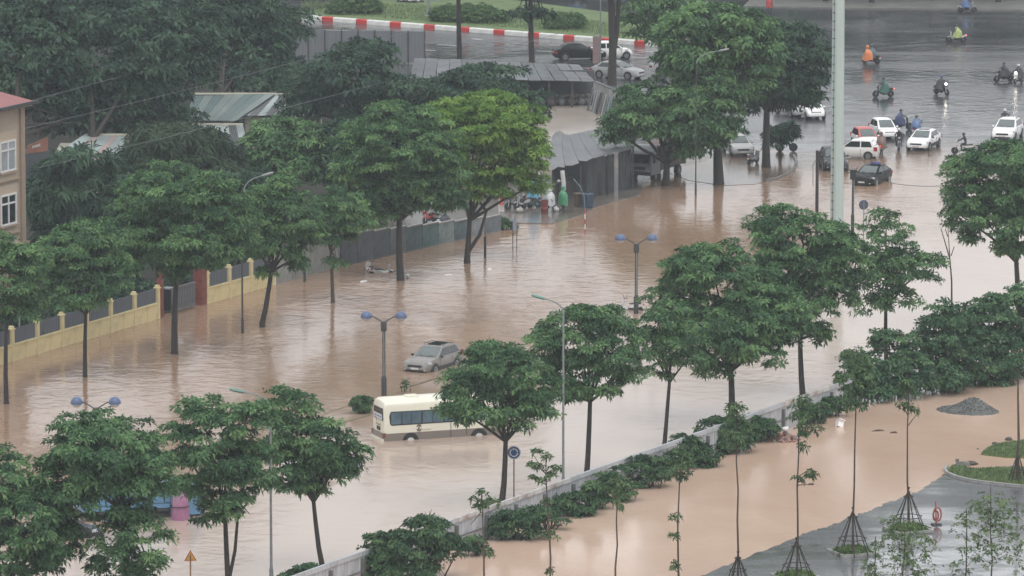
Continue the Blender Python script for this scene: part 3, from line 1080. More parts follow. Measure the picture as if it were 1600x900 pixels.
def tree(name, label, base, lobes, m='leaf_street', fork=None, rad=.16, group=None, cat='tree', twin=None, bk=None, seed=None, dy=0.0, limbs=9, **kw):
    """base: where the trunk meets water; fork: picture point where the limbs start; lobes: crown masses (px, py, rx, ry[, depth offset])"""
    TREE_N[0] += 1
    sd_ = seed or TREE_N[0] * 13
    rg = random.Random(sd_)
    b = gp(*base)
    Y0 = b.y
    k = ppm(b)
    t = thing(name, label, cat, b, 0, group)
    LB = []
    for lb in lobes:
        c = vp(lb[0], lb[1], Y0) - b
        sh_ = kw.get('cr', .66) * .25
        rx, rz = max(.35, lb[2] / k - sh_), max(.3, lb[3] / k - sh_ * .7)
        off = (lb[4] if len(lb) > 4 else rg.uniform(-.35, .35) * rx) + dy
        LB.append((c.x, off, c.z, rx, (rx * .75 + rz * .35), rz))
    me, C = foliage_mesh('crown', LB, MATS[m], sd_, **kw)
    f = vp(*fork, Y0) - b if fork else Vector((LB[0][0] * .6, 0, max(1.2, LB[0][2] - LB[0][5] * .8)))
    mb = MB()
    bend = Vector((rg.uniform(-.08, .08), rg.uniform(-.1, .1), 0)) * f.z * .25
    pts = [Vector((0, 0, -.4)), Vector((0, 0, .25)) + bend * .1, f * .35 + bend * .8, f * .7 + bend * .6, f]
    mb.tube(pts, [rad * 1.35, rad * 1.1, rad * .95, rad * .85, rad * .75], 8)
    cen = [Vector((l[0], l[1], l[2])) for l in LB]
    order = sorted(range(len(C)), key=lambda i: -C[i][2] * .3 - rg.random() * 3)
    ends = cen + [Vector(C[i]) for i in order[:limbs]]
    for i, e in enumerate(ends):
        s_ = f if i < len(cen) else min(cen, key=lambda c: (c - e).length)
        if (e - s_).length < .3: continue
        r0 = rad * (.55 if i < len(cen) else .3)
        md = s_.lerp(e, .5) + Vector((rg.uniform(-.2, .2), rg.uniform(-.2, .2), rg.uniform(-.05, .3)))
        mb.tube([s_ - (e - s_) * .03, md, e], [r0, r0 * .7, r0 * .35], 6)
    # low bare twigs that hold the skirt of the crown
    low = sorted(range(len(C)), key=lambda i: C[i][2])[:max(4, limbs // 2)]
    for i in low:
        e = Vector(C[i])
        s_ = f.lerp(cen[0], rg.uniform(.05, .5))
        mb.tube([s_, s_.lerp(e, .55) + Vector((0, 0, .15)), e], [rad * .28, rad * .2, rad * .1], 5)
    if twin:
        f2 = vp(*twin, Y0) - b
        e = min(cen, key=lambda c: (c - f2).length)
        mb.tube([Vector((0, 0, f.z * .22)), f2 * .55 + Vector((f2.x * .1, 0, 0)), f2, e], [rad * .7, rad * .62, rad * .5, rad * .3], 7)
    mb.build('trunk', bk or bark, t, 50)
    o = bpy.data.objects.new('crown', me)
    link(o, t)
    return t


def bush(name, label, px, py, lobes, m='leaf_bush', group=None, seed=None, cat='bush', dy=0, **kw):
    TREE_N[0] += 1
    sd_ = seed or TREE_N[0] * 13
    b = gp(px, py)
    k = ppm(b)
    rg = random.Random(sd_)
    LB = []
    for lb in lobes:
        c = vp(lb[0], lb[1], b.y) - b
        sh_ = kw.get('cr', .42) * .35
        rx, rz = max(.22, lb[2] / k - sh_), max(.2, lb[3] / k - sh_)
        off = lb[4] if len(lb) > 4 else rg.uniform(-.3, .3) * rx
        LB.append((c.x, off + dy, c.z, rx, (rx + rz) * .45, rz))
    kw.setdefault('cr', .42); kw.setdefault('ll', .20); kw.setdefault('lw', .105); kw.setdefault('dens', .62); kw.setdefault('ros', 20); kw.setdefault('per', 4)
    kw.setdefault('zmin', -.35)
    me, C = foliage_mesh('foliage', LB, MATS[m], sd_, **kw)
    t = thing(name, label, cat, b, 0, group)
    link(bpy.data.objects.new('foliage', me), t)
    mb = MB()
    for i in range(min(9, len(C))):
        e = Vector(C[rg.randrange(len(C))])
        s_ = Vector((e.x * .5 + rg.uniform(-.3, .3), e.y * .5, -.3))
        mb.tube([s_, s_.lerp(e, .5) + Vector((rg.uniform(-.1, .1), 0, .1)), e], [.05, .035, .015], 5)
    mb.build('stem', bark_young, t)
    return t


NEAR = 'street trees between the lower roadway and the hoarding'
tree('street_tree', 'dense street tree cut off by the left edge at the bottom corner', (20, 985), [(45, 815, 78, 75), (5, 760, 60, 60), (80, 850, 48, 42), (15, 880, 70, 50), (95, 790, 30, 40)], fork=(20, 900), group=NEAR)
tree('street_tree', 'wide street tree hiding the blue truck, its lower branches reaching the bottom edge', (205, 985), [(165, 712, 98, 66), (225, 735, 55, 50), (110, 745, 60, 50), (175, 775, 75, 45), (205, 840, 58, 50), (190, 895, 60, 40), (130, 690, 55, 42)], fork=(196, 800), rad=.2, group=NEAR)
tree('street_tree', 'tall street tree with a twin trunk left of the triangular warning sign pole', (358, 932), [(345, 690, 62, 70), (310, 640, 38, 26, .6), (385, 655, 45, 32), (300, 745, 32, 45), (350, 770, 55, 40), (285, 700, 28, 45), (395, 730, 40, 50), (320, 805, 26, 22)], fork=(352, 812), rad=.14, twin=(372, 800), group=NEAR)
tree('street_tree', 'street tree with bare forked limbs half hiding a white car', (504, 893), [(462, 660, 40, 50), (500, 690, 50, 42), (545, 708, 34, 26), (450, 730, 40, 48), (520, 735, 42, 28), (445, 620, 28, 22), (480, 768, 26, 22), (425, 690, 25, 45), (515, 722, 44, 26), (475, 715, 40, 30)], fork=(490, 785), rad=.13, group=NEAR, dens=.48)
tree('street_tree', 'street tree standing in front of the cream bus', (784, 792), [(775, 580, 66, 42), (740, 600, 52, 36), (820, 600, 50, 44), (770, 630, 82, 34), (840, 630, 34, 26), (715, 640, 34, 20), (800, 655, 40, 26), (770, 555, 45, 24)], fork=(790, 690), rad=.16, group=NEAR)
tree('street_tree', 'leafy street tree beside the green headed street light', (916, 757), [(905, 530, 68, 50), (960, 545, 48, 44), (860, 545, 46, 42), (910, 590, 70, 36), (955, 500, 40, 26), (880, 610, 38, 24), (985, 580, 26, 26), (925, 488, 34, 18)], fork=(922, 628), rad=.15, group=NEAR)
tree('street_tree', 'small open street tree with visible thin branches above the hoarding', (1038, 703), [(1030, 510, 44, 30), (1062, 535, 40, 32), (1015, 545, 28, 30), (1075, 560, 28, 18), (1050, 485, 30, 16), (1025, 585, 24, 14), (1045, 560, 30, 16)], fork=(1046, 598), rad=.12, group=NEAR, dens=.36)
tree('street_tree', 'largest round crowned street tree right of the middle lamp post', (1143, 668), [(1120, 450, 92, 66), (1060, 470, 46, 52), (1175, 490, 66, 60), (1120, 520, 82, 52), (1090, 415, 55, 38), (1180, 540, 55, 40), (1230, 500, 40, 46), (1120, 575, 30, 18), (1060, 520, 35, 25)], fork=(1142, 580), rad=.2, group=NEAR)
tree('street_tree', 'tall wide street tree standing in front of the tall pale mast', (1254, 622), [(1255, 380, 84, 55), (1215, 345, 45, 30), (1310, 400, 52, 52), (1240, 440, 78, 55), (1300, 450, 50, 36), (1245, 500, 55, 30), (1285, 520, 24, 18), (1215, 420, 40, 50)], fork=(1250, 530), rad=.17, group=NEAR)
tree('street_tree', 'street tree with a pointed top right of the round blue sign back', (1385, 578), [(1385, 385, 45, 42), (1420, 425, 50, 38), (1380, 440, 42, 40), (1385, 340, 28, 18), (1450, 415, 28, 24), (1405, 470, 36, 18), (1360, 475, 24, 22)], fork=(1384, 482), rad=.13, group=NEAR, dens=.36)
tree('street_tree', 'street tree at the right edge hiding part of the crossroads', (1592, 520), [(1560, 300, 80, 55), (1515, 285, 50, 50), (1570, 250, 60, 32), (1620, 320, 60, 70), (1545, 350, 55, 40), (1505, 340, 35, 28), (1580, 390, 34, 20), (1600, 240, 40, 25)], fork=(1588, 410), rad=.19, group=NEAR)

ROW = 'street trees along the far flooded pavement'
FR = dict(m='leaf_row', group=ROW, bk=bark_wet)
tree('street_tree', 'dark street tree at the left edge in front of the yellow wall', (10, 631), [(5, 440, 58, 50), (-20, 400, 50, 40), (30, 480, 42, 30), (50, 410, 35, 35)], fork=(10, 505), rad=.14, **FR)
tree('street_tree', 'street tree with a slim trunk in front of the yellow wall posts', (133, 589), [(130, 395, 66, 44), (90, 400, 45, 40), (165, 425, 46, 42), (125, 450, 62, 36), (75, 440, 35, 40), (190, 400, 28, 30), (140, 365, 50, 25)], fork=(134, 492), rad=.13, **FR)
tree('street_tree', 'broad street tree next to the gate with the red pillar', (273, 553), [(270, 300, 75, 46), (320, 310, 65, 44), (225, 330, 45, 50), (360, 340, 42, 44), (290, 370, 90, 42), (240, 390, 45, 34), (330, 395, 52, 26), (210, 375, 28, 44), (380, 375, 25, 35), (275, 420, 38, 18)], fork=(276, 432), rad=.2, **FR)
tree('street_tree', 'street tree with a leaning trunk in front of the grey wall', (410, 511), [(430, 310, 50, 38), (460, 335, 42, 42), (405, 345, 40, 46), (440, 375, 48, 32), (480, 365, 26, 30), (465, 405, 24, 18), (400, 385, 26, 24), (415, 425, 14, 7)], fork=(424, 425), rad=.17, **FR)
tree('street_tree', 'small pale barked street tree with low side twigs by the grey wall end', (520, 473), [(530, 320, 40, 32), (505, 345, 36, 34), (555, 345, 30, 24), (525, 370, 34, 18), (525, 408, 14, 8)], fork=(517, 395), rad=.12, bk=bark_young, m='leaf_row', group=ROW)
tree('street_tree', 'very large street tree standing before the dark painted wall', (626, 438), [(610, 220, 80, 52), (560, 240, 50, 55), (660, 240, 62, 60), (610, 290, 82, 48), (550, 290, 40, 36), (670, 300, 52, 42), (620, 180, 60, 22), (600, 335, 40, 22), (705, 285, 30, 45)], fork=(624, 345), rad=.24, **FR)
tree('street_tree', 'bright yellowish green street tree with a forked trunk near the red pennant', (730, 411), [(745, 195, 78, 46), (800, 215, 55, 50), (700, 190, 50, 34), (755, 255, 75, 42), (825, 240, 34, 46), (790, 285, 46, 30), (730, 290, 46, 26), (765, 165, 62, 20), (835, 290, 20, 22)], fork=(734, 345), rad=.2, twin=(760, 330), m='leaf_fresh', group=ROW, bk=bark_wet)
# the overhang of dark crowns behind
DK = dict(bk=bark_wet)
BACK = 'tall dark trees behind the sheds'
far_kw = dict(cr=1.15, ll=.50, lw=.23, dens=.48, per=3, ros=24, flat=.55)
mid_kw = dict(cr=.9, ll=.42, lw=.18, dens=.48, per=3, ros=27)
tree('tall_tree', 'tall dark tree rising directly behind the beige building roof', (20, 300), [(30, 90, 95, 75), (-30, 130, 90, 80), (60, 160, 70, 60), (20, 30, 90, 55), (110, 200, 50, 50)], 'leaf_dark', fork=(20, 220), rad=.35, group=BACK, dy=8, **far_kw)
tree('tall_tree', 'broad dark tree at the upper left, between the building roof and the mint shed', (140, 285), [(140, 110, 95, 70), (190, 160, 75, 55), (110, 170, 70, 50), (130, 40, 95, 55), (220, 110, 60, 60)], 'leaf_dark', fork=(145, 220), rad=.35, group=BACK, dy=6, **far_kw)
tree('tall_tree', 'big dark rounded tree left of the green roofed shed', (250, 262), [(250, 95, 80, 62), (235, 160, 60, 40), (280, 60, 70, 50), (225, 50, 70, 50), (300, 120, 40, 40)], 'leaf_dark', fork=(250, 210), rad=.3, group=BACK, dy=4, **far_kw)
tree('tall_tree', 'dark tree directly above the ridge of the green roofed shed', (345, 205), [(340, 60, 75, 52), (380, 95, 60, 36), (320, 110, 50, 32), (350, 20, 85, 40), (420, 70, 40, 40)], 'leaf_dark', fork=(345, 150), rad=.3, group=BACK, dy=8, **far_kw)
tree('tall_tree', 'dark tree at the top edge reaching out towards the grass verge', (420, 170), [(425, 55, 52, 40), (455, 40, 36, 24), (400, 20, 60, 36), (395, 95, 45, 34), (440, 100, 28, 24)], 'leaf_dark', fork=(420, 130), rad=.26, group=BACK, dy=2, **far_kw)
tree('tall_tree', 'highest tree of the top left corner, cut by the upper edge', (60, 215), [(50, 20, 110, 60), (-30, 50, 80, 60), (140, 10, 80, 45)], 'leaf_dark', fork=(60, 130), rad=.35, group=BACK, dy=6, **far_kw)
tree('tall_tree', 'tree at the upper edge between the two highest dark crowns', (240, 200), [(240, 10, 100, 45), (320, -10, 80, 45), (180, 60, 60, 40)], 'leaf_dark', fork=(240, 120), rad=.35, group=BACK, dy=8, **far_kw)
tree('tall_tree', 'low dark tree filling the gap above the right end of the green shed', (400, 200), [(390, 122, 48, 26), (440, 118, 34, 24), (340, 132, 36, 22), (420, 140, 34, 18)], 'leaf_dark', fork=(400, 150), rad=.22, group=BACK, dy=2, **far_kw)
tree('tall_tree', 'dark tree whose crown shows between the mint shed and the green shed', (245, 262), [(240, 185, 40, 22), (205, 195, 30, 18), (275, 180, 30, 22)], 'leaf_dark', fork=(245, 210), rad=.2, group=BACK, **far_kw)
tree('dark_tree', 'dark tree behind the large street tree and the painted wall', (560, 330), [(545, 215, 50, 34), (600, 235, 50, 40), (560, 265, 62, 40), (510, 250, 34, 34), (620, 275, 45, 34)], 'leaf_dark', fork=(560, 290), rad=.2, **mid_kw)
tree('dark_tree', 'dark tree filling the space between the broad and the leaning street trees', (375, 420), [(370, 290, 50, 34), (340, 320, 50, 36), (410, 300, 34, 30), (375, 345, 60, 36)], 'leaf_dark', fork=(375, 375), rad=.2, **mid_kw)
tree('dark_tree', 'dark tree behind the gate and the broad street tree', (215, 455), [(215, 345, 60, 34), (175, 360, 40, 34), (255, 360, 40, 34), (215, 395, 64, 34)], 'leaf_dark', fork=(215, 425), rad=.2, **mid_kw)
tree('dark_tree', 'dark spreading tree in front of the grey screen fence', (545, 235), [(540, 115, 78, 40), (600, 135, 48, 38), (490, 140, 48, 36), (550, 165, 85, 34), (570, 82, 50, 22), (470, 170, 34, 24), (625, 165, 28, 26)], 'leaf_dark', fork=(545, 190), rad=.25, **mid_kw)
tree('dark_tree', 'low dark tree under the long awning shed roof', (745, 235), [(735, 140, 68, 34), (790, 150, 55, 32), (690, 150, 42, 30), (760, 120, 60, 20), (740, 175, 80, 26), (835, 165, 20, 26)], 'leaf_dark', fork=(745, 195), rad=.2, **mid_kw)
tree('conifer_like_tree', 'dark layered feathery tree beside the beige building', (125, 405), [(125, 300, 82, 48), (80, 320, 46, 46), (165, 315, 46, 42), (125, 250, 56, 24), (105, 350, 60, 26), (180, 275, 30, 26)], 'leaf_dark', fork=(125, 370), rad=.18, cr=.9, ll=.75, lw=.15, dens=.5, per=11, ros=8, droop=.7, flat=.35)
tree('feathery_tree', 'flat topped feathery tree in front of the mint and white tin roofs', (280, 340), [(280, 215, 72, 20), (235, 232, 46, 26), (325, 238, 50, 26), (280, 250, 88, 24), (355, 265, 28, 16), (210, 255, 26, 20)], 'leaf_feather', fork=(280, 275), rad=.16, cr=.85, ll=.70, lw=.14, dens=.5, per=12, ros=8, droop=.75, flat=.3)
tree('round_tree', 'grey green round tree right of the feathery tree', (440, 330), [(440, 215, 55, 34), (480, 225, 36, 32), (410, 230, 34, 32), (445, 255, 58, 28), (485, 265, 28, 20), (400, 262, 24, 20)], 'leaf_row', fork=(440, 290), rad=.16, cr=.8, ll=.36, lw=.15, dens=.58, per=4, ros=25)
tree('roadside_tree', 'dark low spreading tree over the old truck', (1040, 290), [(1030, 185, 70, 38), (1090, 180, 62, 46), (1120, 172, 48, 38), (985, 185, 44, 30), (1092, 218, 48, 30), (1110, 145, 55, 30), (1010, 150, 46, 26), (965, 205, 24, 20), (1070, 150, 50, 28)], 'leaf_street', fork=(1042, 255), rad=.28, cr=.8, ll=.38, lw=.16, dens=.58, per=4, ros=26, bk=bark_wet, dy=-1)
tree('roadside_tree', 'tall roadside tree whose thick trunk stands at the tip of the muddy island', (1123, 288), [(1110, 75, 78, 55), (1060, 65, 46, 40), (1150, 60, 52, 50), (1110, 30, 66, 26), (1075, 105, 50, 32), (1150, 120, 55, 45), (1185, 80, 36, 55)], 'leaf_row', fork=(1123, 175), rad=.36, cr=.9, ll=.42, lw=.18, dens=.5, per=4, ros=22, bk=bark_wet)
tree('roadside_tree', 'tall darker roadside tree left of the pale mast', (1197, 262), [(1235, 95, 56, 52), (1210, 60, 40, 30), (1265, 125, 32, 40), (1225, 145, 56, 30), (1195, 110, 46, 50), (1245, 150, 38, 18), (1245, 55, 34, 20), (1178, 150, 28, 34), (1280, 100, 24, 40)], 'leaf_dark', fork=(1198, 175), rad=.3, cr=.9, ll=.42, lw=.18, dens=.5, per=4, ros=22, bk=bark_wet)
tree('roadside_tree', 'tree at the top edge behind the tall roadside trees', (1034, 118), [(1010, 20, 46, 28), (1050, 10, 50, 24), (1000, 45, 28, 18), (1040, 45, 34, 24)], 'leaf_row', fork=(1034, 75), rad=.28, bk=bark_wet, **far_kw)
tree('small_tree', 'low dark bush-like tree by the bicycle on the muddy island', (1219, 246), [(1225, 206, 20, 13), (1212, 212, 14, 12), (1232, 214, 12, 10)], 'leaf_dark', fork=(1219, 222), rad=.13, cr=.6, ll=.45, lw=.18, dens=.6, bk=bark_wet)
FARV = 'tall trees whose trunks stand by the far road'
tree('tall_trunk_tree', 'tall bare trunk left of the dark car, crown above the picture', (718, 91), [(718, -75, 60, 40), (690, -60, 40, 30), (750, -60, 40, 30)], 'leaf_dark', fork=(716, -30), rad=.22, group=FARV, **far_kw)
tree('tall_trunk_tree', 'tall trunk with a low leafy twig over the grass verge', (831, 100), [(830, -70, 60, 40), (800, -60, 40, 30), (822, 20, 20, 9), (845, 22, 14, 7)], 'leaf_dark', fork=(829, -20), rad=.24, group=FARV, **far_kw)
tree('tall_trunk_tree', 'thick twin trunk beside the white car on the far road', (956, 132), [(955, -75, 60, 40), (985, -60, 46, 34), (925, -60, 46, 30)], 'leaf_dark', fork=(953, -25), twin=(968, -20), rad=.34, group=FARV, **far_kw)
# the wood beyond the crossroads, mirrored in the wet road
rw = random.Random(21)
LBW = []
for i in range(26):
    p = gp(1180 + i * 24, -8 - rw.uniform(0, 10))
    LBW.append((p.x, p.y + 6, 2.8 + rw.uniform(-1, 2), 4.2, 4, 3.4))
for i in range(30):
    p = gp(-80 + i * 42, -52 - rw.uniform(0, 16))
    LBW.append((p.x, p.y + 14, 6 + rw.uniform(-1, 4), 6.0, 5, 8.0))
for i in range(16):
    p = gp(-60 + i * 30, 14 - rw.uniform(0, 30))
    LBW.append((p.x, p.y + 6, 5 + rw.uniform(-1, 3), 5, 5, 6.5))
me, _ = foliage_mesh('far_wood', LBW, MATS['leaf_dark'], 77, cr=1.9, ll=1.3, lw=.85, dens=.30, per=6, ros=6)
tag(link(bpy.data.objects.new('far_wood', me)), kind='stuff')
for i, (px, py, wh_) in enumerate(((1290, 4, 'left of the pale mast'), (1362, 6, 'above the orange clad passenger'), (1456, 2, 'above the yellow green rider'), (1560, 5, 'nearest the right edge'))):
    tree('tall_trunk_tree', 'dark trunk at the top edge beyond the far pavement, ' + wh_, (px, py), [(px, -110, 55, 42), (px - 35, -95, 40, 34), (px + 35, -95, 40, 34)], 'leaf_dark', fork=(px, -70), rad=.25, group='trunks at the top edge beyond the crossroads', **far_kw)

# ------------------------------------------------------------------ bushes
HB_ = 'overgrown bushes along the hoarding'
bl = [
    ('dense dark bush covering the nearest stretch of the hoarding', 640, 905, [(600, 868, 30, 30), (640, 855, 45, 36), (670, 840, 34, 34), (700, 860, 28, 26), (630, 890, 60, 26), (590, 842, 20, 12), (655, 822, 18, 14), (700, 843, 12, 12)]),
    ('low dark bush below the round blue sign', 812, 842, [(790, 815, 20, 20), (820, 808, 26, 20), (845, 805, 18, 18), (810, 830, 40, 14)]),
    ('bush at the foot of the street tree by the green headed light', 895, 805, [(880, 790, 20, 16), (905, 785, 24, 20), (925, 770, 14, 22), (900, 800, 34, 10)]),
    ('upright climbing bush on the hoarding left of the small open tree', 965, 783, [(950, 755, 16, 18), (965, 745, 16, 22), (980, 765, 16, 16), (960, 775, 26, 12)]),
    ('dark creeper patch hanging on the hoarding below the small open tree', 1008, 762, [(1000, 730, 16, 22), (1020, 735, 16, 22), (1035, 735, 14, 18), (1012, 752, 28, 12)]),
    ('leafy bush hiding the hoarding beneath the biggest street tree', 1090, 728, [(1075, 702, 22, 22), (1100, 710, 24, 18), (1080, 720, 34, 12), (1062, 690, 14, 12)]),
    ('taller bush right of the biggest street tree trunk', 1130, 706, [(1120, 672, 26, 22), (1150, 680, 26, 24), (1130, 695, 36, 14), (1108, 662, 14, 10)]),
    ('bush on the hoarding next to the heap of bricks', 1180, 690, [(1170, 665, 20, 16), (1190, 668, 22, 16), (1178, 680, 28, 10)]),
    ('small dark weeds at the hoarding foot right of the brick heap', 1265, 662, [(1258, 640, 14, 12), (1275, 640, 16, 12), (1265, 652, 24, 8)]),
]
bl += [
    ('narrow bush filling the gap right of the nearest dense bush', 745, 868, [(735, 842, 12, 12), (750, 850, 16, 12), (742, 858, 22, 8)]),
    ('low bush between the round sign bush and the next street tree', 855, 826, [(850, 806, 16, 14), (868, 800, 14, 12), (858, 815, 24, 8)]),
    ('low bush right of the street tree by the green headed light', 932, 794, [(925, 772, 14, 14), (940, 766, 14, 14), (932, 782, 22, 8)]),
    ('dark creeper between the small open tree and the leafy bush', 1050, 744, [(1042, 722, 14, 14), (1058, 716, 14, 14), (1050, 732, 20, 8)]),
    ('weedy bush just left of the heap of bricks', 1200, 686, [(1198, 664, 12, 12), (1206, 672, 12, 10)]),
    ('low weeds at the hoarding end beside the big hedge', 1298, 650, [(1292, 632, 14, 12), (1308, 628, 14, 14), (1300, 642, 20, 8)]),
]
for lb, px, py, lo in bl:
    bush('bush', lb, px, py, [(a, b - 1, c * 1.18, d * 1.08) for a, b, c, d in lo], 'leaf_bush', HB_)
# dead twigs above the near bush
b0 = gp(672, 880)
dt = thing('dead_twig', 'bare dead twigs sticking out of the near bush', 'twig', b0, 0)
mb = MB()
for x0, y0, x1, y1 in ((672, 870, 671, 798), (671, 815, 664, 800), (671, 812, 680, 800), (671, 822, 655, 808), (655, 840, 650, 806), (671, 806, 675, 795)):
    mb.tube([vp(x0, y0, b0.y) - b0, vp(x1, y1, b0.y) - b0], [.022, .012], 5)
mb.build('branch', bark_young, dt)
bush('bush', 'green bush at the bottom edge where the hoarding leaves the picture', 482, 925, [(480, 893, 28, 16), (460, 900, 26, 14), (500, 898, 20, 16), (450, 912, 30, 14)], 'leaf_hedge', HB_)
CB = 'dark shrubs behind the yellow wall'
for lb, px, py in (('dark shrub behind the leftmost yellow wall panels', 5, 548), ('dark shrub behind the wall by the slim street tree', 70, 528), ('dark shrub behind the wall posts right of the slim street tree', 130, 508), ('dark shrub behind the yellow wall next to the brown gate pillar', 195, 488),
                   ('dark shrub behind the red gate pillar', 300, 455), ('dark shrub behind the right yellow wall panels', 370, 440)):
    bush('shrub', lb, px, py, [(px, py - 40, 36, 36), (px - 26, py - 30, 28, 32), (px + 28, py - 32, 28, 34)], 'leaf_dark', CB, cr=.6, ll=.34, lw=.15, dens=.4, ros=8, zmin=-.8)
HG = 'big shrubs massed behind the flooded site road'
hk = dict(cr=.6, ll=.24, lw=.14, dens=.56, ros=30, per=3, zmin=-.8)
bush('shrub', 'leftmost shrub of the big hedge, pale leaved at its foot', 1340, 628, [(1345, 578, 36, 34), (1320, 600, 22, 28), (1365, 600, 38, 28), (1335, 562, 24, 20), (1350, 615, 40, 16)], 'leaf_hedge', HG, **hk)
bush('shrub', 'shrub of the big hedge under the pointed street tree', 1400, 622, [(1395, 550, 38, 40), (1420, 575, 36, 40), (1385, 590, 44, 30), (1380, 528, 28, 20), (1410, 606, 40, 18)], 'leaf_hedge', HG, **hk)
bush('shrub', 'rounded shrub of the big hedge behind the thin bare tree', 1470, 612, [(1465, 520, 42, 44), (1440, 545, 34, 36), (1500, 535, 42, 48), (1470, 580, 54, 32), (1480, 490, 34, 28), (1460, 600, 50, 16)], 'leaf_hedge', HG, **hk)
bush('shrub', 'tallest shrub of the big hedge, below the tree at the right edge', 1540, 600, [(1540, 500, 44, 42), (1515, 520, 34, 40), (1560, 530, 46, 50), (1535, 570, 54, 32), (1550, 478, 36, 26), (1540, 592, 54, 14)], 'leaf_hedge', HG, **hk)
bush('shrub', 'shrub of the big hedge cut by the right edge of the picture', 1612, 588, [(1600, 490, 40, 48), (1630, 520, 40, 50), (1600, 545, 54, 36), (1590, 462, 30, 24), (1620, 470, 34, 30), (1605, 578, 50, 16)], 'leaf_hedge', HG, **hk)
bush('clipped_bush', 'round clipped bush on the sunken median beside the cream bus', 565, 645, [(565, 631, 16.5, 14)], 'leaf_bush', None, cr=.25, ll=.16, lw=.09, dens=1.6)
MD = 'clipped bushes on the grass verge'
mdk = dict(cr=.36, ll=.15, lw=.09, dens=1.6, ros=9, per=8, shell=.8)
bush('clipped_bush', 'clipped oval bush left on the grass verge', 555, 27, [(555, 11, 40, 17), (535, 15, 24, 13), (578, 14, 20, 14)], 'leaf_clipped', MD, **mdk)
bush('clipped_bush', 'widest clipped bush on the grass verge behind the bare trunk', 735, 39, [(712, 24, 40, 16), (758, 27, 38, 16), (735, 22, 44, 16)], 'leaf_clipped', MD, **mdk)
bush('clipped_bush', 'small round bush on the grass verge right of the leafy trunk', 883, 50, [(883, 35, 32, 17), (868, 38, 18, 13)], 'leaf_clipped', MD, **mdk)
bush('clipped_bush', 'ground hugging green bush by the red pennant on the forecourt', 790, 358, [(783, 349, 12, 8), (797, 352, 10, 5)], 'leaf_bush', None, cr=.3, ll=.25, lw=.1)

# ------------------------------------------------------------------ young trees of the building site
SP = 'staked saplings on the site'


def sapling(label, base, top, tufts, rad=.06, stake=None, m='leaf_sap', branches=(), group=SP, big=.20, kk=None):
    TREE_N[0] += 1
    rg = random.Random(TREE_N[0] * 7)
    b = gp(*base, .02)
    Y0 = b.y
    k = ppm(b)
    t = thing('sapling', label, 'sapling', b, 0, group)
    pts = [Vector((0, 0, -.3))]
    n = 6
    e = vp(*top, Y0) - b
    for i in range(1, n + 1):
        u = i / n
        pts.append(Vector((e.x * u + rg.uniform(-.05, .05) * (u < .99), rg.uniform(-.05, .05), e.z * u)))
    mb = MB()
    mb.tube(pts, [rad * (1 - .6 * i / n) for i in range(n + 1)], 7)
    LB = []
    for tx, ty, rx, ry in tufts:
        c = vp(tx, ty, Y0) - b
        c.y = rg.uniform(-.3, .3)
        LB.append((c.x, c.y, c.z, rx / k, rx / k, ry / k))
        u = max(.1, min(1, (c.z - .35) / e.z))
        a = Vector((e.x * u, 0, e.z * u))
        if (c - a).length > .12: mb.tube([a, a.lerp(c, .6) + Vector((0, 0, -.05)), c], [rad * .4, rad * .3, .012], 5)
    for x0, y0, x1, y1 in branches:
        mb.tube([vp(x0, y0, Y0) - b, vp(x1, y1, Y0) - b], [rad * .45, .012], 5)
    mb.build('trunk', bark_young, t, 50)
    me, _ = foliage_mesh('leaves', LB, MATS[m], TREE_N[0] * 7, **(kk or dict(cr=.24, ll=big, lw=big * .42, dens=.25, per=6, ros=4, droop=.75, shell=.25)))
    link(bpy.data.objects.new('leaves', me), t)
    if stake:
        hz, rr_ = stake
        frame = thing('stake_frame', 'tmp', 'tmp', (0, 0, 0))
        for kx in ('label', 'category'): del frame[kx]
        frame.parent = t
        first = None
        for i in range(7):
            a = 2 * math.pi * (i + .3) / 7
            f0 = Vector((rr_ * math.cos(a), rr_ * math.sin(a), -.1))
            f1 = Vector((-.06 * math.cos(a), -.06 * math.sin(a), hz + .12))
            MB().tube([f0, f1], [.03, .022], 6).build('stake', bark, frame)
        for hh in (hz * .34, hz * .80):
            q = rr_ * (1 - hh / hz) + .06
            c4 = [Vector((q * math.cos(2 * math.pi * (i + .3) / 7), q * math.sin(2 * math.pi * (i + .3) / 7), hh)) for i in range(7)]
            for i in range(7):
                MB().tube([c4[i] * 1.04, c4[(i + 1) % 7] * 1.04], .022, 5).build('crossbar', bark, frame)
            if hh > hz * .5: break
    return t


sapling('sapling with a few clumped leaves at its top left of the hoarding gap', (757, 950), (752, 765), [(752, 772, 6, 8), (740, 779, 6, 6), (762, 782, 7, 6), (755, 795, 8, 8), (746, 790, 5, 5), (772, 783, 4, 4), (760, 865, 4, 6)], branches=[(752, 800, 735, 820), (756, 870, 740, 830)])
sapling('sapling with scattered leaf tufts in front of the bushes left of the leafy trunk', (862, 955), (853, 705), [(855, 712, 8, 8), (840, 707, 5, 6), (868, 728, 8, 6), (843, 730, 6, 5), (850, 750, 9, 9), (830, 725, 5, 5), (864, 742, 8, 7), (832, 746, 4, 4), (855, 780, 8, 6), (861, 838, 4, 6), (861, 895, 5, 5)], branches=[(855, 745, 832, 708)])
sapling('short sapling with a single leafy head before the hoarding', (962, 958), (964, 745), [(963, 758, 16, 14), (972, 762, 12, 10), (955, 768, 12, 8), (966, 788, 9, 8), (965, 780, 7, 5)])
sapling('sapling with a bushy top hanging before the leafy bush', (1059, 945), (1062, 690), [(1058, 706, 16, 12), (1064, 728, 18, 20), (1062, 745, 14, 12), (1070, 715, 12, 12), (1056, 811, 5, 6), (1053, 836, 6, 5), (1052, 884, 7, 7)], branches=[(1058, 838, 1045, 834)])
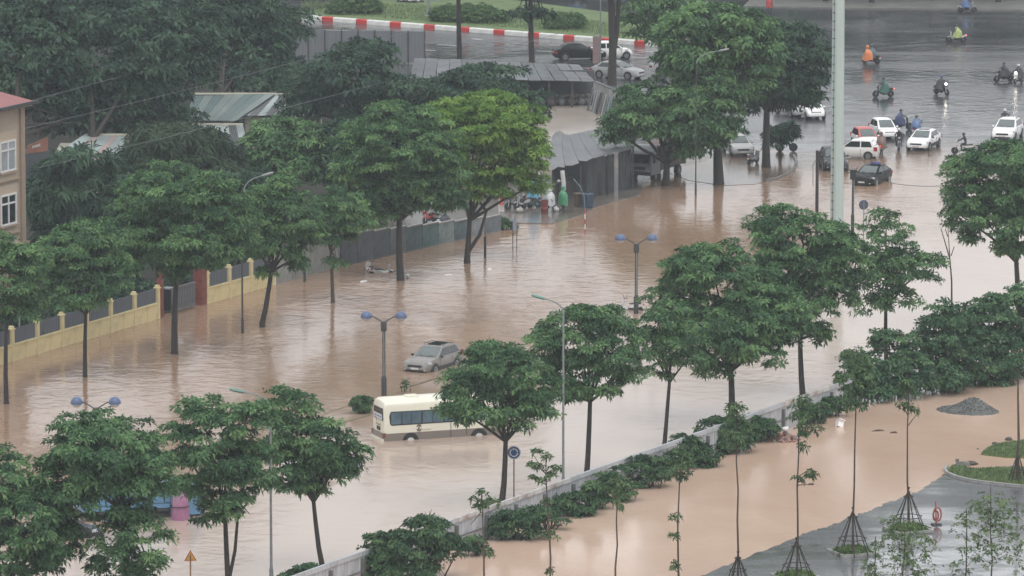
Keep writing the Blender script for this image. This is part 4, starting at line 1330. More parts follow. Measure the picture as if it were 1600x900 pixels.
sapling('tall slim sapling whose stakes meet the shore at the bottom edge', (1153, 905), (1151, 628), [(1150, 637, 18, 9), (1145, 650, 12, 8), (1160, 660, 14, 14), (1148, 680, 16, 14), (1152, 698, 12, 9), (1140, 672, 8, 8)], stake=(1.3, .55))
sapling('staked sapling with lone side tufts above the brick heap', (1244, 905), (1250, 612), [(1250, 625, 12, 10), (1245, 645, 16, 16), (1255, 655, 14, 12), (1250, 672, 14, 10), (1272, 671, 9, 7), (1256, 698, 7, 8), (1266, 737, 8, 9), (1245, 749, 8, 6), (1262, 742, 5, 5)], stake=(2.0, .95), branches=[(1247, 745, 1266, 732), (1245, 758, 1268, 757)])
sapling('staked sapling in a square planter nearest the shoreline', (1332, 866), (1338, 545), [(1335, 560, 20, 18), (1330, 590, 26, 18), (1345, 605, 22, 18), (1335, 625, 16, 14), (1350, 580, 14, 16), (1325, 612, 12, 10), (1352, 628, 8, 8)], stake=(2.3, 1.0))
sapling('staked sapling in the planter beside the red hose reel', (1419, 830), (1418, 585), [(1417, 598, 10, 10), (1410, 615, 14, 12), (1424, 612, 12, 12), (1418, 632, 12, 10), (1427, 638, 6, 6)], stake=(2.2, 1.0), branches=[(1419, 665, 1436, 642), (1419, 650, 1405, 625)])
sapling('dark trunked staked sapling on the grass island at the right edge', (1590, 753), (1592, 555), [(1590, 565, 18, 12), (1580, 570, 12, 8), (1600, 562, 14, 10), (1596, 578, 10, 7)], rad=.09, stake=(1.7, .55), branches=[(1592, 600, 1582, 585)], m='leaf_hedge')
# planters
for lb, px, py in (('square planter with weeds around the sapling nearest the shoreline', 1332, 864), ('square planter with weeds beside the red hose reel', 1419, 829), ('square weedy planter cut by the bottom edge', 1244, 903)):
    p = gp(px, py, .02)
    pl = thing('planter', lb, 'planter', p, R(22))
    for (x, y, dx, dy) in ((0, -.95, 2.0, .10), (0, .95, 2.0, .10), (-.95, 0, .10, 1.8), (.95, 0, .10, 1.8)):
        MB().box((x, y, .05), (dx, dy, .18)).build('kerb_stone', concrete, pl)
    MB().box((0, 0, .02), (1.78, 1.78, .12)).build('soil', grass_mat, pl)
    me, _ = foliage_mesh('weeds', [(0, 0, .08, .85, .85, .12)], MATS['leaf_young'], 5 + px, cr=.2, ll=.22, lw=.07, dens=2.2, per=7, ros=4, droop=.3, shell=.1, zmin=-.2)
    link(bpy.data.objects.new('weeds', me), pl)['kind'] = 'stuff'
FRONT = 'feathery young trees at the bottom right edge'
fk = dict(cr=.34, ll=.15, lw=.065, dens=.27, per=6, ros=4, droop=.4, shell=.3)


def front(label, base, top, lobes):
    t = sapling(label, base, top, lobes, .05, None, 'leaf_young', group=FRONT, kk=fk)
    return t


front('leafy young tree in front of the planter with the staked sapling', (1412, 985), (1412, 805), [(1410, 830, 34, 22), (1430, 850, 34, 24), (1395, 850, 26, 20), (1420, 880, 40, 22), (1440, 890, 24, 20), (1390, 815, 16, 12)])
front('dense narrow young tree at the bottom edge left of the leafy one', (1368, 975), (1368, 838), [(1368, 858, 18, 18), (1370, 885, 22, 20), (1362, 905, 22, 20)])
front('slim young tree with sparse leaves beside the tallest front tree', (1508, 985), (1510, 795), [(1508, 812, 14, 14), (1502, 832, 16, 14), (1512, 855, 14, 18), (1500, 888, 20, 18), (1518, 875, 12, 12)])
front('tallest young front tree with an open airy crown', (1550, 990), (1548, 760), [(1548, 790, 36, 24), (1530, 810, 28, 24), (1572, 812, 28, 26), (1550, 840, 42, 24), (1535, 870, 26, 20), (1575, 865, 24, 22), (1590, 830, 12, 14)])
front('young tree cut by the bottom right corner', (1608, 990), (1605, 790), [(1600, 800, 12, 14), (1606, 850, 14, 20), (1602, 890, 14, 14)])
front('little green sapling head at the bottom edge below the staked one', (1250, 965), (1250, 895), [(1250, 905, 18, 10)])
# thin bare tree
b0 = gp(1487, 500)
bt2 = thing('bare_tree', 'thin bare dead tree above the big hedge', 'tree', b0, 0)
mb = MB()
for pts, r0 in (([(1487, 510), (1487, 440), (1484, 402), (1481, 355)], .07), ([(1484, 404), (1477, 380), (1470, 356)], .045), ([(1481, 370), (1477, 358)], .03), ([(1486, 400), (1491, 385)], .03)):
    mb.tube([vp(x, y, b0.y) - b0 for x, y in pts], [r0 * (1 - .25 * i) for i in range(len(pts))], 6)
mb.build('trunk', bark_young, bt2)


# ================================================================== VEHICLES
def paint_m(name, col, rough=.28):
    return mat(name, col, rough, .06, .8, 0, spec=.6)


def lerp(a, b, t): return a + (b - a) * t


head_m = mat('headlight_glass', (.42, .44, .46), .12, .1, 4, spec=.8)
head_on = mat('headlight_lit', (1, .93, .78), .3, 0, 1, emit=25)
tail_m = mat('taillight_red', (.42, .02, .02), .25, .15, 4)
tail_on = mat('taillight_lit', (1.0, .12, .05), .3, 0, 1, emit=4)
amber_on = mat('lamp_amber', (1.0, .48, .06), .3, 0, 1, emit=5)
plate_m = mat('number_plate', (.60, .60, .58), .4, .1, 4)
plate_y = mat('number_plate_yellow', (.55, .52, .25), .4, .1, 4)
wheel_alloy = mat('wheel_alloy', (.38, .39, .40), .3, .15, 8, metal=.6)

CARS = {
    'sedan': dict(L=4.55, W=1.78, belt=.95, roof=1.46, gh=(-1.95, -1.15, .12, 1.12), r=.32, ax=(-1.36, 1.38),
                  st=[(-2.27, .38, .62, .70), (-2.22, .30, .90, .82), (-1.95, .24, 1.03, .87), (-1.3, .22, 1.0, .89), (0, .22, .95, .89), (.95, .22, .95, .885), (1.55, .23, .88, .87), (2.0, .25, .78, .82), (2.2, .28, .68, .74), (2.27, .33, .52, .66)]),
    'hatch': dict(L=3.6, W=1.6, belt=.92, roof=1.50, gh=(-1.72, -1.30, .15, 1.08), r=.29, ax=(-1.14, 1.22),
                  st=[(-1.80, .36, .62, .66), (-1.76, .28, .95, .74), (-1.4, .24, 1.0, .79), (-.6, .22, .95, .80), (.3, .22, .92, .80), (.95, .22, .92, .79), (1.4, .24, .84, .76), (1.68, .28, .72, .70), (1.80, .34, .52, .60)]),
    'suv': dict(L=4.65, W=1.88, belt=1.06, roof=1.63, gh=(-2.22, -1.55, .0, 1.08), r=.36, ax=(-1.35, 1.40),
                st=[(-2.32, .42, .72, .78), (-2.28, .34, 1.08, .88), (-1.8, .28, 1.10, .92), (-.9, .27, 1.08, .94), (.2, .27, 1.06, .94), (.95, .27, 1.06, .93), (1.6, .28, 1.00, .91), (2.08, .30, .92, .86), (2.27, .34, .78, .80), (2.33, .40, .58, .72)]),
}


def car(name, label, cat, px, py, a, kind, col, sink=0.0, group=None, roof=None, lit=False, tail=False, plate=None, rails=False, sunroof=False, dark_trim=False, cushion=False):
    S = CARS[kind]
    W2, belt, roofz = S['W'] / 2, S['belt'], S['roof']
    p = gp(px, py)
    t = thing(name, label, cat, (p.x, p.y, -sink), yaw(a), group)
    pm = col
    rings = []
    for x, z0, z1, w in S['st']:
        h = z1 - z0
        half = [(w * .90, z0), (w * .985, z0 + h * .18), (w, z0 + h * .5), (w * .985, z0 + h * .78), (w * .93, z1 - .025), (w * .6, z1 + .012), (w * .25, z1 + .02)]
        rings.append([(x, y, z) for y, z in half] + [(x, -y, z) for y, z in half[::-1]])
    body = MB().loft(rings).build('body', pm, t, 38)
    xc, xct, xat, xa = S['gh']
    wb, wt_ = W2 * .93, W2 * .70
    zb = belt - .06
    prof = [(xc, zb, wb - .03), (lerp(xc, xct, .55), lerp(zb, roofz, .62), lerp(wb, wt_, .62)), (xct, roofz - .05, wt_ + .02), (lerp(xct, xat, .35), roofz + .005, wt_), (lerp(xct, xat, .7), roofz, wt_), (xat, roofz - .055, wt_ + .02), (lerp(xat, xa, .5), lerp(roofz, zb, .56), lerp(wt_, wb, .54)), (xa, zb, wb - .05)]
    rings = []
    for x, z, w in prof:
        rings.append([(x, wb, zb - .02), (x, lerp(wb, w, .5) + .012, lerp(zb, z, .5)), (x, w + .02, z - .05 * (z > zb + .2)), (x, w - .10, z + .001), (x, 0, z + .03 * (z > zb + .2)),
                      (x, -w + .10, z + .001), (x, -w - .02, z - .05 * (z > zb + .2)), (x, -lerp(wb, w, .5) - .012, lerp(zb, z, .5)), (x, -wb, zb - .02)])
    MB().loft(rings).build('cabin', roof or pm, t, 30)
    # glass
    def pane(nm, pts, out):
        n = (Vector(pts[1]) - Vector(pts[0])).cross(Vector(pts[2]) - Vector(pts[0])).normalized()
        if n.dot(Vector(out)) < 0: n = -n
        q = [Vector(v) + n * .022 for v in pts]
        k = len(q)
        back = [v - n * .04 for v in q]
        gm_ = glass_wind if nm == 'windshield' else glass_dark
        return MB().add(q + back, [tuple(range(k)), tuple(range(k, 2 * k))[::-1]] + [(i, (i + 1) % k, k + (i + 1) % k, k + i) for i in range(k)]).build(nm, gm_, t)

    def fr(u, side=1, inset=.10):
        x = lerp(xa, xat, u); z = lerp(zb, roofz - .055, u); w = lerp(wb - .05, wt_ + .02, u) - inset
        return (x, w * side, z + .005)
    pane('windshield', [fr(.14, 1), fr(.95, 1), fr(.95, -1), fr(.14, -1)], (1, 0, 1))

    def bk_(u, side=1, inset=.12):
        x = lerp(xc, xct, u); z = lerp(zb, roofz - .05, u); w = lerp(wb - .03, wt_ + .02, u) - inset
        return (x, w * side, z + .012)
    pane('rear_window', [bk_(.25, 1), bk_(.92, 1), bk_(.92, -1), bk_(.25, -1)], (-1, 0, .6))
    ztop, zlo = roofz - .13, zb + .10
    for s_ in (1, -1):
        def sd(x, z):
            return (x, s_ * (lerp(wb, wt_ + .02, (z - zb) / (roofz - .05 - zb)) + .004), z)
        f0 = lerp(xa, xat, .22) - .12; f1 = lerp(xa, xat, .88) - .05
        b0_ = lerp(xc, xct, .30) + .16; b1_ = lerp(xc, xct, .85) + .10
        mid = (f1 + b1_) / 2 - .02
        pane('side_window', [sd(f0, zlo), sd(f1, ztop), sd(mid + .05, ztop), sd(mid + .05, zlo)], (0, s_, .3))
        pane('side_window', [sd(mid - .05, zlo), sd(mid - .05, ztop), sd(b1_, ztop), sd(b0_, zlo)], (0, s_, .3))
        MB().ell((f0 - .02, s_ * (W2 + .06), zb + .10), (.10, .11, .08), 8, 5).build('mirror', pm if not dark_trim else black_plastic, t, 60)
        for xh_, yk_, zh_ in ((mid - .1, .985, .17), (mid - 1.0, .975, .15)):
            MB().box((xh_, s_ * (W2 * yk_), belt - zh_), (.20, .03, .035)).build('door_handle', pm if not dark_trim else chrome, t)
        MB().box((mid - .02, s_ * W2 * .992, lerp(.3, belt, .45)), (.018, .022, belt - .42)).box((f0 + .05, s_ * W2 * .975, lerp(.3, belt, .45)), (.018, .03, belt - .45)).build('door_gap', black_plastic, t)
        xs = S['st']
        w_f = [q for q in xs if q[0] > 1.5][0 if kind != 'suv' else 1][3]
        xl = xs[-3][0]; wl = xs[-3][3]; zl = xs[-3][2] - .14
        MB().loft([[(xl - .30, s_ * (wl * 1.02 + .02), zl - .02), (xl - .30, s_ * (wl * 1.0 + .02), zl + .13), (xl + .0, s_ * wl * .9, zl + .15), (xl + .02, s_ * wl * 1.0, zl)],
                   [(xl + .17, s_ * wl * .62, zl - .03), (xl + .10, s_ * wl * .60, zl + .10), (xl + .05, s_ * wl * .55, zl + .11), (xl + .12, s_ * wl * .50, zl - .03)]]).build('headlight', head_on if lit else head_m, t)
        xr = xs[1][0]; wr = xs[1][3]; zr = xs[1][2] - .22
        MB().box((xr + .07, s_ * (wr - .06), zr + (.10 if kind != 'sedan' else .03)), (.26, .20, .30 if kind != 'sedan' else .17), 0).build('taillight', tail_on if tail else tail_m, t)
        for xw in S['ax']:
            wv = MB()
            yo = W2 - .01
            MB().lathe([(S['r'] + .075, W2 * .96 * s_), (S['r'] + .06, (W2 + .006) * s_)], 20, (xw, 0, S['r'] + .02), 'y').build('wheel_arch', black_plastic, t)
            wv.lathe([(S['r'] * .62, s_ * (yo + .03)), (S['r'] * .92, s_ * (yo + .035)), (S['r'], s_ * (yo - .01)), (S['r'], s_ * (yo - .18)), (S['r'] * .6, s_ * (yo - .2))], 20, (0, 0, 0), 'y')
            wh = wv.build('wheel', black_rubber, t, 45, loc=(xw, 0, S['r']))
            rm = MB().lathe([(.02, s_ * (yo + .038)), (S['r'] * .16, s_ * (yo + .04)), (S['r'] * .2, s_ * (yo + .02)), (S['r'] * .60, s_ * (yo + .034)), (S['r'] * .66, s_ * (yo + .03)), (S['r'] * .66, s_ * (yo - .1))], 20, (0, 0, 0), 'y')
            for q in range(5):
                an = q * 2 * math.pi / 5
                rm.box((S['r'] * .38 * math.sin(an), s_ * (yo + .042), S['r'] * .38 * math.cos(an)), (.05, .015, S['r'] * .5), 0, 0, an)
            rm.build('rim', wheel_alloy, wh)
    xf, zf = S['st'][-2][0], S['st'][-2][2]
    MB().box((xf + .03, 0, zf - .10), (.08, W2 * 1.0, .13)).build('grille', black_plastic, t)
    MB().box((xf + .06, 0, zf - .25), (.06, .50, .11)).build('number_plate', plate or plate_m, t)
    MB().box((xf + .02, 0, zf - .36), (.09, W2 * 1.3, .10)).build('lower_grille', black_plastic, t)
    xr = S['st'][0][0]
    MB().box((xr - .01, 0, .72 if kind != 'suv' else .80), (.05, .48, .11)).build('rear_plate', plate or plate_m, t)
    for s_ in (1, -1):
        MB().ell((xf + .02, s_ * W2 * .70, zf - .33), (.06, .09, .06), 8, 5).build('fog_lamp', head_m, t)
        MB().tube([(xa - .05, s_ * .1, zb + .09), (xa - .25, s_ * .45, zb + .17)], .012, 4).build('wiper', black_plastic, t)
    if rails:
        for s_ in (1, -1):
            MB().tube([(xct + .15, s_ * (wt_ - .02), roofz), (xct + .3, s_ * (wt_ - .02), roofz + .06), (xat - .3, s_ * (wt_ - .02), roofz + .06), (xat - .12, s_ * (wt_ - .02), roofz - .01)], .022, 6).build('roof_rail', steel_dark, t)
    if sunroof:
        MB().box((lerp(xct, xat, .55), 0, roofz + .035), ((xat - xct) * .72, wt_ * 1.3, .02)).build('glass_roof', glass_dark, t)
    if dark_trim:
        for s_ in (1, -1):
            MB().box((0, s_ * (W2 - .01), .40), (2.0, .05, .26)).build('sill', black_plastic, t)
    if cushion:
        MB().ell((xat - .25, .25, roofz + .08), (.30, .42, .16), 10, 6).build('roof_bundle', mat('bundle_blue', (.04, .06, .16), .6, .3, 4), t, 60)
    return t


silver = paint_m('paint_silver', (.42, .42, .415))
silver2 = paint_m('paint_warm_silver', (.22, .208, .195), .25)
whitep = paint_m('paint_white', (.80, .80, .79))
blackp = mat('paint_black', (.010, .011, .014), .35, .06, .8, spec=.12)
greyp = mat('paint_dark_grey', (.035, .038, .042), .3, .06, .8, spec=.3)
redp = paint_m('paint_taxi_red', (.52, .10, .09))
X = 'cars at the flooded crossroads'
car('stranded_car', 'silver grey sport utility car stranded in brown water between lamp post and bus', 'car', 676, 573, -27, 'suv', silver2, .31, None, None, sunroof=True, rails=True, dark_trim=True)
car('sedan_car', 'white sedan with a dark grille at the crossroads, facing left towards the viewer', 'car', 1443, 231, -19, 'sedan', whitep, .04, X, sunroof=True, dark_trim=True, lit=False)
car('sedan_car', 'black sedan with a blue bundle on its roof standing in the brown water edge', 'car', 1362, 285, -23, 'sedan', blackp, .14, X, cushion=True)
car('small_car', 'white hatchback seen from its side behind the pale mast', 'car', 1336, 246, -104, 'hatch', whitep, .06, X)
car('taxi_car', 'red roofed white car squeezed behind the white hatchback', 'car', 1352, 229, 10, 'hatch', whitep, .04, X, redp)
car('small_car', 'white car beside the motorbike, behind the red roofed car', 'car', 1381, 215, 12, 'hatch', whitep, .02, X)
car('utility_car', 'white sport utility car at the right edge above the tree', 'car', 1574, 217, -15, 'suv', whitep, .04, X, rails=True)
car('utility_car', 'dark grey car half hidden by the pale mast', 'car', 1302, 262, 3, 'suv', greyp, .12, X)
car('parked_car', 'silver car under the tall roadside tree on the muddy island', 'car', 1153, 240, 9, 'sedan', silver, .02, None)
car('parked_car', 'white car with a yellowish number plate left of the mast, below the dark tree', 'car', 1268, 184, 10, 'hatch', whitep, .0, None, plate=plate_y)
car('parked_car', 'grey car beside the white car under the dark roadside tree', 'car', 1240, 180, 20, 'sedan', silver, .0, None)
car('moving_car', 'black car driving on the far road behind the thin pole', 'car', 905, 93, 98, 'sedan', blackp, .0, None, tail=False)
car('moving_car', 'white car on the far road, partly behind the twin trunk', 'car', 955, 91, 98, 'hatch', whitep, .0, None)
car('parked_car', 'pale grey car parked behind the foot of the twin trunk', 'car', 966, 122, 60, 'sedan', silver, .0, None)
car('parked_car', 'white car glimpsed through the leaves above the old truck', 'car', 1058, 116, 80, 'sedan', whitep, .0, None)
car('stranded_car', 'white car in the flood mostly hidden behind a street tree', 'car', 502, 733, 112, 'sedan', whitep, .42, None)
car('stranded_car', 'dark car with a glowing red tail lamp behind the leaves at the lower left', 'car', 106, 838, 106, 'hatch', greyp, .40, None, tail=True)


# ------------------------------------------------------------------ the bus
def rounded(w, z0, z1, r, n=4):
    """half section of a bus body from the floor edge round the roof"""
    pts = [(w, z0), (w, lerp(z0, z1, .45)), (w * .965, z1 - r)]
    for i in range(1, n + 1):
        a = i / n * math.pi / 2
        pts.append((w * .965 - r * (1 - math.cos(a)) * 1.2, z1 - r + r * math.sin(a)))
    pts.append((0, z1 + .05))
    return pts


def bus():
    L2, W2, H = 3.5, 1.02, 2.74
    a = 110.5
    sink = .47
    c = gp(601, 690)
    rz = yaw(a)
    off = Matrix.Rotation(rz, 3, 'Z') @ Vector((-L2, -W2, 0))
    t = thing('minibus', 'cream and taupe minibus standing in the flood behind the street tree', 'bus', (c.x - off.x, c.y - off.y, -sink), rz)
    creamp = paint_m('paint_cream', (.72, .70, .59), .3)
    taupe = paint_m('paint_taupe', (.20, .17, .15), .35)
    rings = []
    for x, k, dz in ((-L2, .90, -.22), (-L2 + .06, .955, -.10), (-L2 + .25, 1, 0), (0, 1, .02), (L2 - .6, 1, 0), (L2 - .25, .97, -.12), (L2 - .04, .93, -.35), (L2, .86, -.75)):
        hp = rounded(W2 * k, .895, H + dz, .30)
        rings.append([(x, y, z) for y, z in hp] + [(x, -y, z) for y, z in hp[-2::-1]])
    MB().loft(rings).build('body', creamp, t, 35)
    rings = []
    for x, k in ((-L2 - .06, .93), (-L2, .985), (-L2 + .2, 1.005), (L2 - .3, 1.005), (L2 - .05, .97), (L2 + .04, .90)):
        rings.append([(x, W2 * k, .32), (x, W2 * k, .90), (x, -W2 * k, .90), (x, -W2 * k, .32)])
    MB().loft(rings).build('skirt', taupe, t, 35)
    MB().box((-L2 - .07, 0, .46), (.16, 1.96, .26)).build('rear_bumper', creamp, t)
    MB().box((L2 + .05, 0, .50), (.16, 1.9, .28)).build('front_bumper', taupe, t)
    curtain = mat('bus_glass_blue', (.075, .125, .165), .08, .3, 1.5, spec=.8)
    for s_ in (1, -1):
        zz0, zz1 = 1.34, 2.14
        def ys(z): return s_ * (lerp(W2, W2 * .965, max(0, (z - 1.7) / .7)) + .004)
        # black band with rounded ends, then the panes
        bx0, bx1 = -L2 + .28, L2 - .75
        for q0, q1 in ((bx0, bx1),):
            poly = [(q0 + .14, zz0), (q1 - .05, zz0), (q1, zz0 + .1), (q1, zz1 - .05), (q0 + .12, zz1), (q0 + .03, zz1 - .12), (q0, zz0 + .5), (q0 + .04, zz0 + .1)]
            ring0 = [(x, ys(z) + s_ * .006, z) for x, z in poly]
            ring1 = [(x, ys(z) - s_ * .02, z) for x, z in poly]
            MB().loft([ring0, ring1]).build('window_band', black_plastic, t)
        px_ = [(-3.10, -2.52), (-2.44, -1.92), (-1.88, -1.32), (-1.22, -.65), (-.60, -.02), (.08, .62), (.67, 1.2), (1.55, 2.1), (2.15, 2.66)]
        for x0, x1 in px_:
            MB().hexa([(x0, ys(zz0 + .07) + s_ * .005, zz0 + .07), (x1, ys(zz0 + .07) + s_ * .005, zz0 + .07), (x1, ys(zz0 + .07) + s_ * .014, zz0 + .07), (x0, ys(zz0 + .07) + s_ * .014, zz0 + .07),
                       (x0, ys(zz1 - .06) + s_ * .005, zz1 - .06), (x1, ys(zz1 - .06) + s_ * .005, zz1 - .06), (x1, ys(zz1 - .06) + s_ * .014, zz1 - .06), (x0, ys(zz1 - .06) + s_ * .014, zz1 - .06)]).build('pane', curtain, t)
        MB().box((1.40, s_ * (W2 + .008), 1.45), (.03, .02, 1.7)).box((1.40 - .95, s_ * (W2 + .008), 1.2), (.03, .02, 1.6)).build('door_gap', black_plastic, t)
        for xw in (-1.95, 2.14):
            MB().lathe([(.50, s_ * (W2 - .05)), (.49, s_ * (W2 + .02))], 24, (xw, 0, .40), 'y').build('wheel_arch', black_plastic, t)
            wh = MB().lathe([(.22, s_ * (W2 - .02)), (.36, s_ * (W2 + .03)), (.39, s_ * W2), (.39, s_ * (W2 - .25)), (.2, s_ * (W2 - .28))], 22, (0, 0, 0), 'y').build('wheel', black_rubber, t, 45, loc=(xw, 0, .39))
            MB().lathe([(.02, s_ * (W2 + .05)), (.08, s_ * (W2 + .05)), (.1, s_ * (W2 + .02)), (.22, s_ * (W2 + .035)), (.25, s_ * (W2 - .03))], 20, (0, 0, 0), 'y').build('rim', mat('hub_white', (.6, .6, .6), .35, .15, 5), wh)
        # round swirl emblem with an illegible faded script behind it
        em = MB()
        for k in range(2):
            a0 = k * math.pi + .5
            pts = [(-1.45 + .15 * math.cos(a0 + q * .33), s_ * (W2 + .010), 1.14 + .15 * math.sin(a0 + q * .33)) for q in range(8)]
            em.tube(pts, [.02, .04, .055, .06, .055, .045, .03, .01], 5)
        em.tube([(-1.50, s_ * (W2 + .01), 1.04), (-1.42, s_ * (W2 + .01), 1.20)], .035, 5)
        em.build('emblem', mat('emblem_grey', (.14, .12, .10), .5, .2, 6), t)
        sw = MB()
        sw.tube([(-1.25 + .035 * k, s_ * (W2 + .008), 1.03 + .028 * math.sin(k * 2.1) * (1 if k % 3 else .3)) for k in range(16)], .016, 4)
        sw.build('emblem_script', mat('emblem_pale', (.40, .38, .30), .5, .2, 6), t)
    rw_ = MB()
    rw_.hexa([(-L2 - .035, -.80, 1.62), (-L2 - .035, .80, 1.62), (-L2 + .02, .80, 1.62), (-L2 + .02, -.80, 1.62), (-L2 - .02, -.76, 2.30), (-L2 - .02, .76, 2.30), (-L2 + .05, .76, 2.30), (-L2 + .05, -.76, 2.30)])
    rw_ = rw_.build('rear_window', glass_dark, t)
    MB().box((-L2 - .042, 0, 1.80), (.012, 1.40, .30)).build('window_notice', mat('notice_white', (.55, .58, .62), .4, .1, 2), rw_)
    for k, (y, w_) in enumerate(((-.45, .30), (-.05, .36), (.40, .34))):
        MB().box((-L2 - .05, y, 1.80), (.006, w_, .07)).build('notice_line', mat('notice_blue', (.13, .17, .30), .5, .2, 3), rw_)
    MB().box((-L2 - .02, 0, 1.33), (.04, .70, .12)).build('rear_badge', mat('badge_grey', (.38, .37, .30), .4, .2, 4), t)
    MB().box((-L2 - .025, -.05, 1.10), (.04, .50, .20)).build('rear_plate', black_plastic, t)
    MB().tube([(-L2 - .06, .1, 1.45), (-L2 - .07, .35, 1.72)], .014, 5).build('rear_wiper', black_plastic, t)
    for s_ in (1, -1):
        MB().box((-L2 + .0, s_ * .92, .80), (.16, .18, .26)).build('taillight', mat('taillight_brown', (.16, .055, .04), .25, .2, 4), t)
        MB().box((L2 + .0, s_ * .74, .80), (.16, .36, .2)).build('headlight', head_m, t)
        MB().tube([(L2 - .3, s_ * 1.0, 2.0), (L2 + .1, s_ * 1.2, 2.05), (L2 + .1, s_ * 1.2, 1.75)], .025, 5).box((L2 + .1, s_ * 1.2, 1.7), (.08, .18, .32)).build('mirror', black_plastic, t)
    MB().hexa([(L2 - .02, -.86, 1.25), (L2 - .02, .86, 1.25), (L2 - .06, .86, 1.25), (L2 - .06, -.86, 1.25), (L2 - .12, -.8, 2.30), (L2 - .12, .8, 2.30), (L2 - .2, .8, 2.30), (L2 - .2, -.8, 2.30)]).build('windshield', glass_dark, t)
    MB().loft([[(-1.55 + x * k, y * k, H + z) for x, y in ((-.36, -.26), (.36, -.26), (.36, .26), (-.36, .26))] for k, z in ((1, .0), (1, .10), (.82, .14))]).build('roof_vent', creamp, t)
    MB().loft([[(1.2 + x * k, y * k, H + z) for x, y in ((-.5, -.4), (.5, -.4), (.5, .4), (-.5, .4))] for k, z in ((1, .0), (1, .12), (.85, .16))]).build('roof_vent', creamp, t)


bus()


# ------------------------------------------------------------------ trucks
def truck(label, px, py, a, cab_m, box_m, sink, L_=6.0, cargo=None, deflector=None, group=None, stake=False, tail=False, W_=2.0):
    p = gp(px, py)
    t = thing('truck', label, 'truck', (p.x, p.y, -sink), yaw(a), group)
    x1 = L_ / 2
    w = W_ / 2
    rings = []
    for z, xf, xb, k in ((.55, x1, x1 - 1.6, 1), (1.25, x1 + .02, x1 - 1.6, 1), (1.35, x1, x1 - 1.6, 1), (2.1, x1 - .28, x1 - 1.6, .93), (2.25, x1 - .5, x1 - 1.5, .86)):
        rings.append([(xf, w * k * .9, z), (xf - .12, w * k, z), (xb, w * k, z), (xb, -w * k, z), (xf - .12, -w * k, z), (xf, -w * k * .9, z)])
    MB().loft(rings).build('cab', cab_m, t, 30)
    MB().hexa([(x1 - .03, -.82, 1.42), (x1 - .03, .82, 1.42), (x1 + .02, .82, 1.42), (x1 + .02, -.82, 1.42), (x1 - .27, -.76, 2.05), (x1 - .27, .76, 2.05), (x1 - .2, .76, 2.05), (x1 - .2, -.76, 2.05)]).build('windshield', glass_dark, t)
    for s_ in (1, -1):
        MB().hexa([(x1 - 1.25, s_ * w * .985, 1.42), (x1 - .32, s_ * w * .985, 1.42), (x1 - .32, s_ * (w + .012), 1.42), (x1 - 1.25, s_ * (w + .012), 1.42),
                   (x1 - 1.2, s_ * w * .925, 2.02), (x1 - .52, s_ * w * .925, 2.02), (x1 - .52, s_ * w * .95, 2.02), (x1 - 1.2, s_ * w * .95, 2.02)]).build('side_window', glass_dark, t)
        MB().box((x1, s_ * .72, .92), (.10, .32, .22)).build('headlight', head_m, t)
        MB().box((-x1 - .03, s_ * .8, .78), (.06, .26, .14)).build('taillight', tail_on if tail else tail_m, t)
        MB().tube([(x1 - .3, s_ * w, 1.9), (x1, s_ * (w + .2), 1.9)], .025, 5).box((x1, s_ * (w + .22), 1.75), (.06, .16, .4)).build('mirror', black_plastic, t)
        for xw in (x1 - .85, -x1 + 1.15):
            wh = MB().lathe([(.2, s_ * (w - .05)), (.37, s_ * (w - .02)), (.40, s_ * (w - .06)), (.40, s_ * (w - .32)), (.2, s_ * (w - .34))], 20, (0, 0, 0), 'y').build('wheel', black_rubber, t, 45, loc=(xw, 0, .40))
            MB().lathe([(.03, s_ * (w - .02)), (.12, s_ * (w - .01)), (.14, s_ * (w - .06)), (.22, s_ * (w - .04)), (.24, s_ * (w - .1))], 16, (0, 0, 0), 'y').build('rim', steel_grey, wh)
    MB().box((x1 + .06, 0, .66), (.16, W_ * .96, .24)).build('bumper', black_plastic, t)
    MB().box((x1 + .02, 0, 1.05), (.05, 1.0, .22)).build('grille', black_plastic, t)
    MB().box((0, 0, .68), (L_ - .4, .9, .2)).build('chassis', black_plastic, t)
    bx0, bx1 = -x1, x1 - 1.75
    bl = bx1 - bx0
    MB().box(((bx0 + bx1) / 2, 0, .88), (bl, W_, .14)).build('bed', steel_dark, t)
    if not stake:
        MB().box(((bx0 + bx1) / 2, 0, 1.75), (bl, W_ * .98, 1.6)).build('cargo_box', box_m, t)
        for i in range(8):
            for s_ in (1, -1):
                MB().box((bx0 + (i + .5) * bl / 8, s_ * W_ * .495, 1.75), (.06, .05, 1.55)).build('rib', box_m, t)
    else:
        for s_ in (1, -1):
            for z in (1.1, 1.4, 1.7):
                MB().box(((bx0 + bx1) / 2, s_ * w * .98, z), (bl, .05, .22)).build('side_board', box_m, t)
        for z in (1.1, 1.4, 1.7):
            MB().box((bx0, 0, z), (.05, W_ * .95, .22)).build('tail_board', box_m, t)
    if deflector:
        MB().hexa([(x1 - .62, -.8, 2.22), (x1 - .62, .8, 2.22), (x1 - 1.5, .8, 2.22), (x1 - 1.5, -.8, 2.22), (x1 - 1.1, -.75, 2.62), (x1 - 1.1, .75, 2.62), (x1 - 1.5, .75, 2.66), (x1 - 1.5, -.75, 2.66)]).build('roof_deflector', deflector, t)
    return t, bx0, bx1


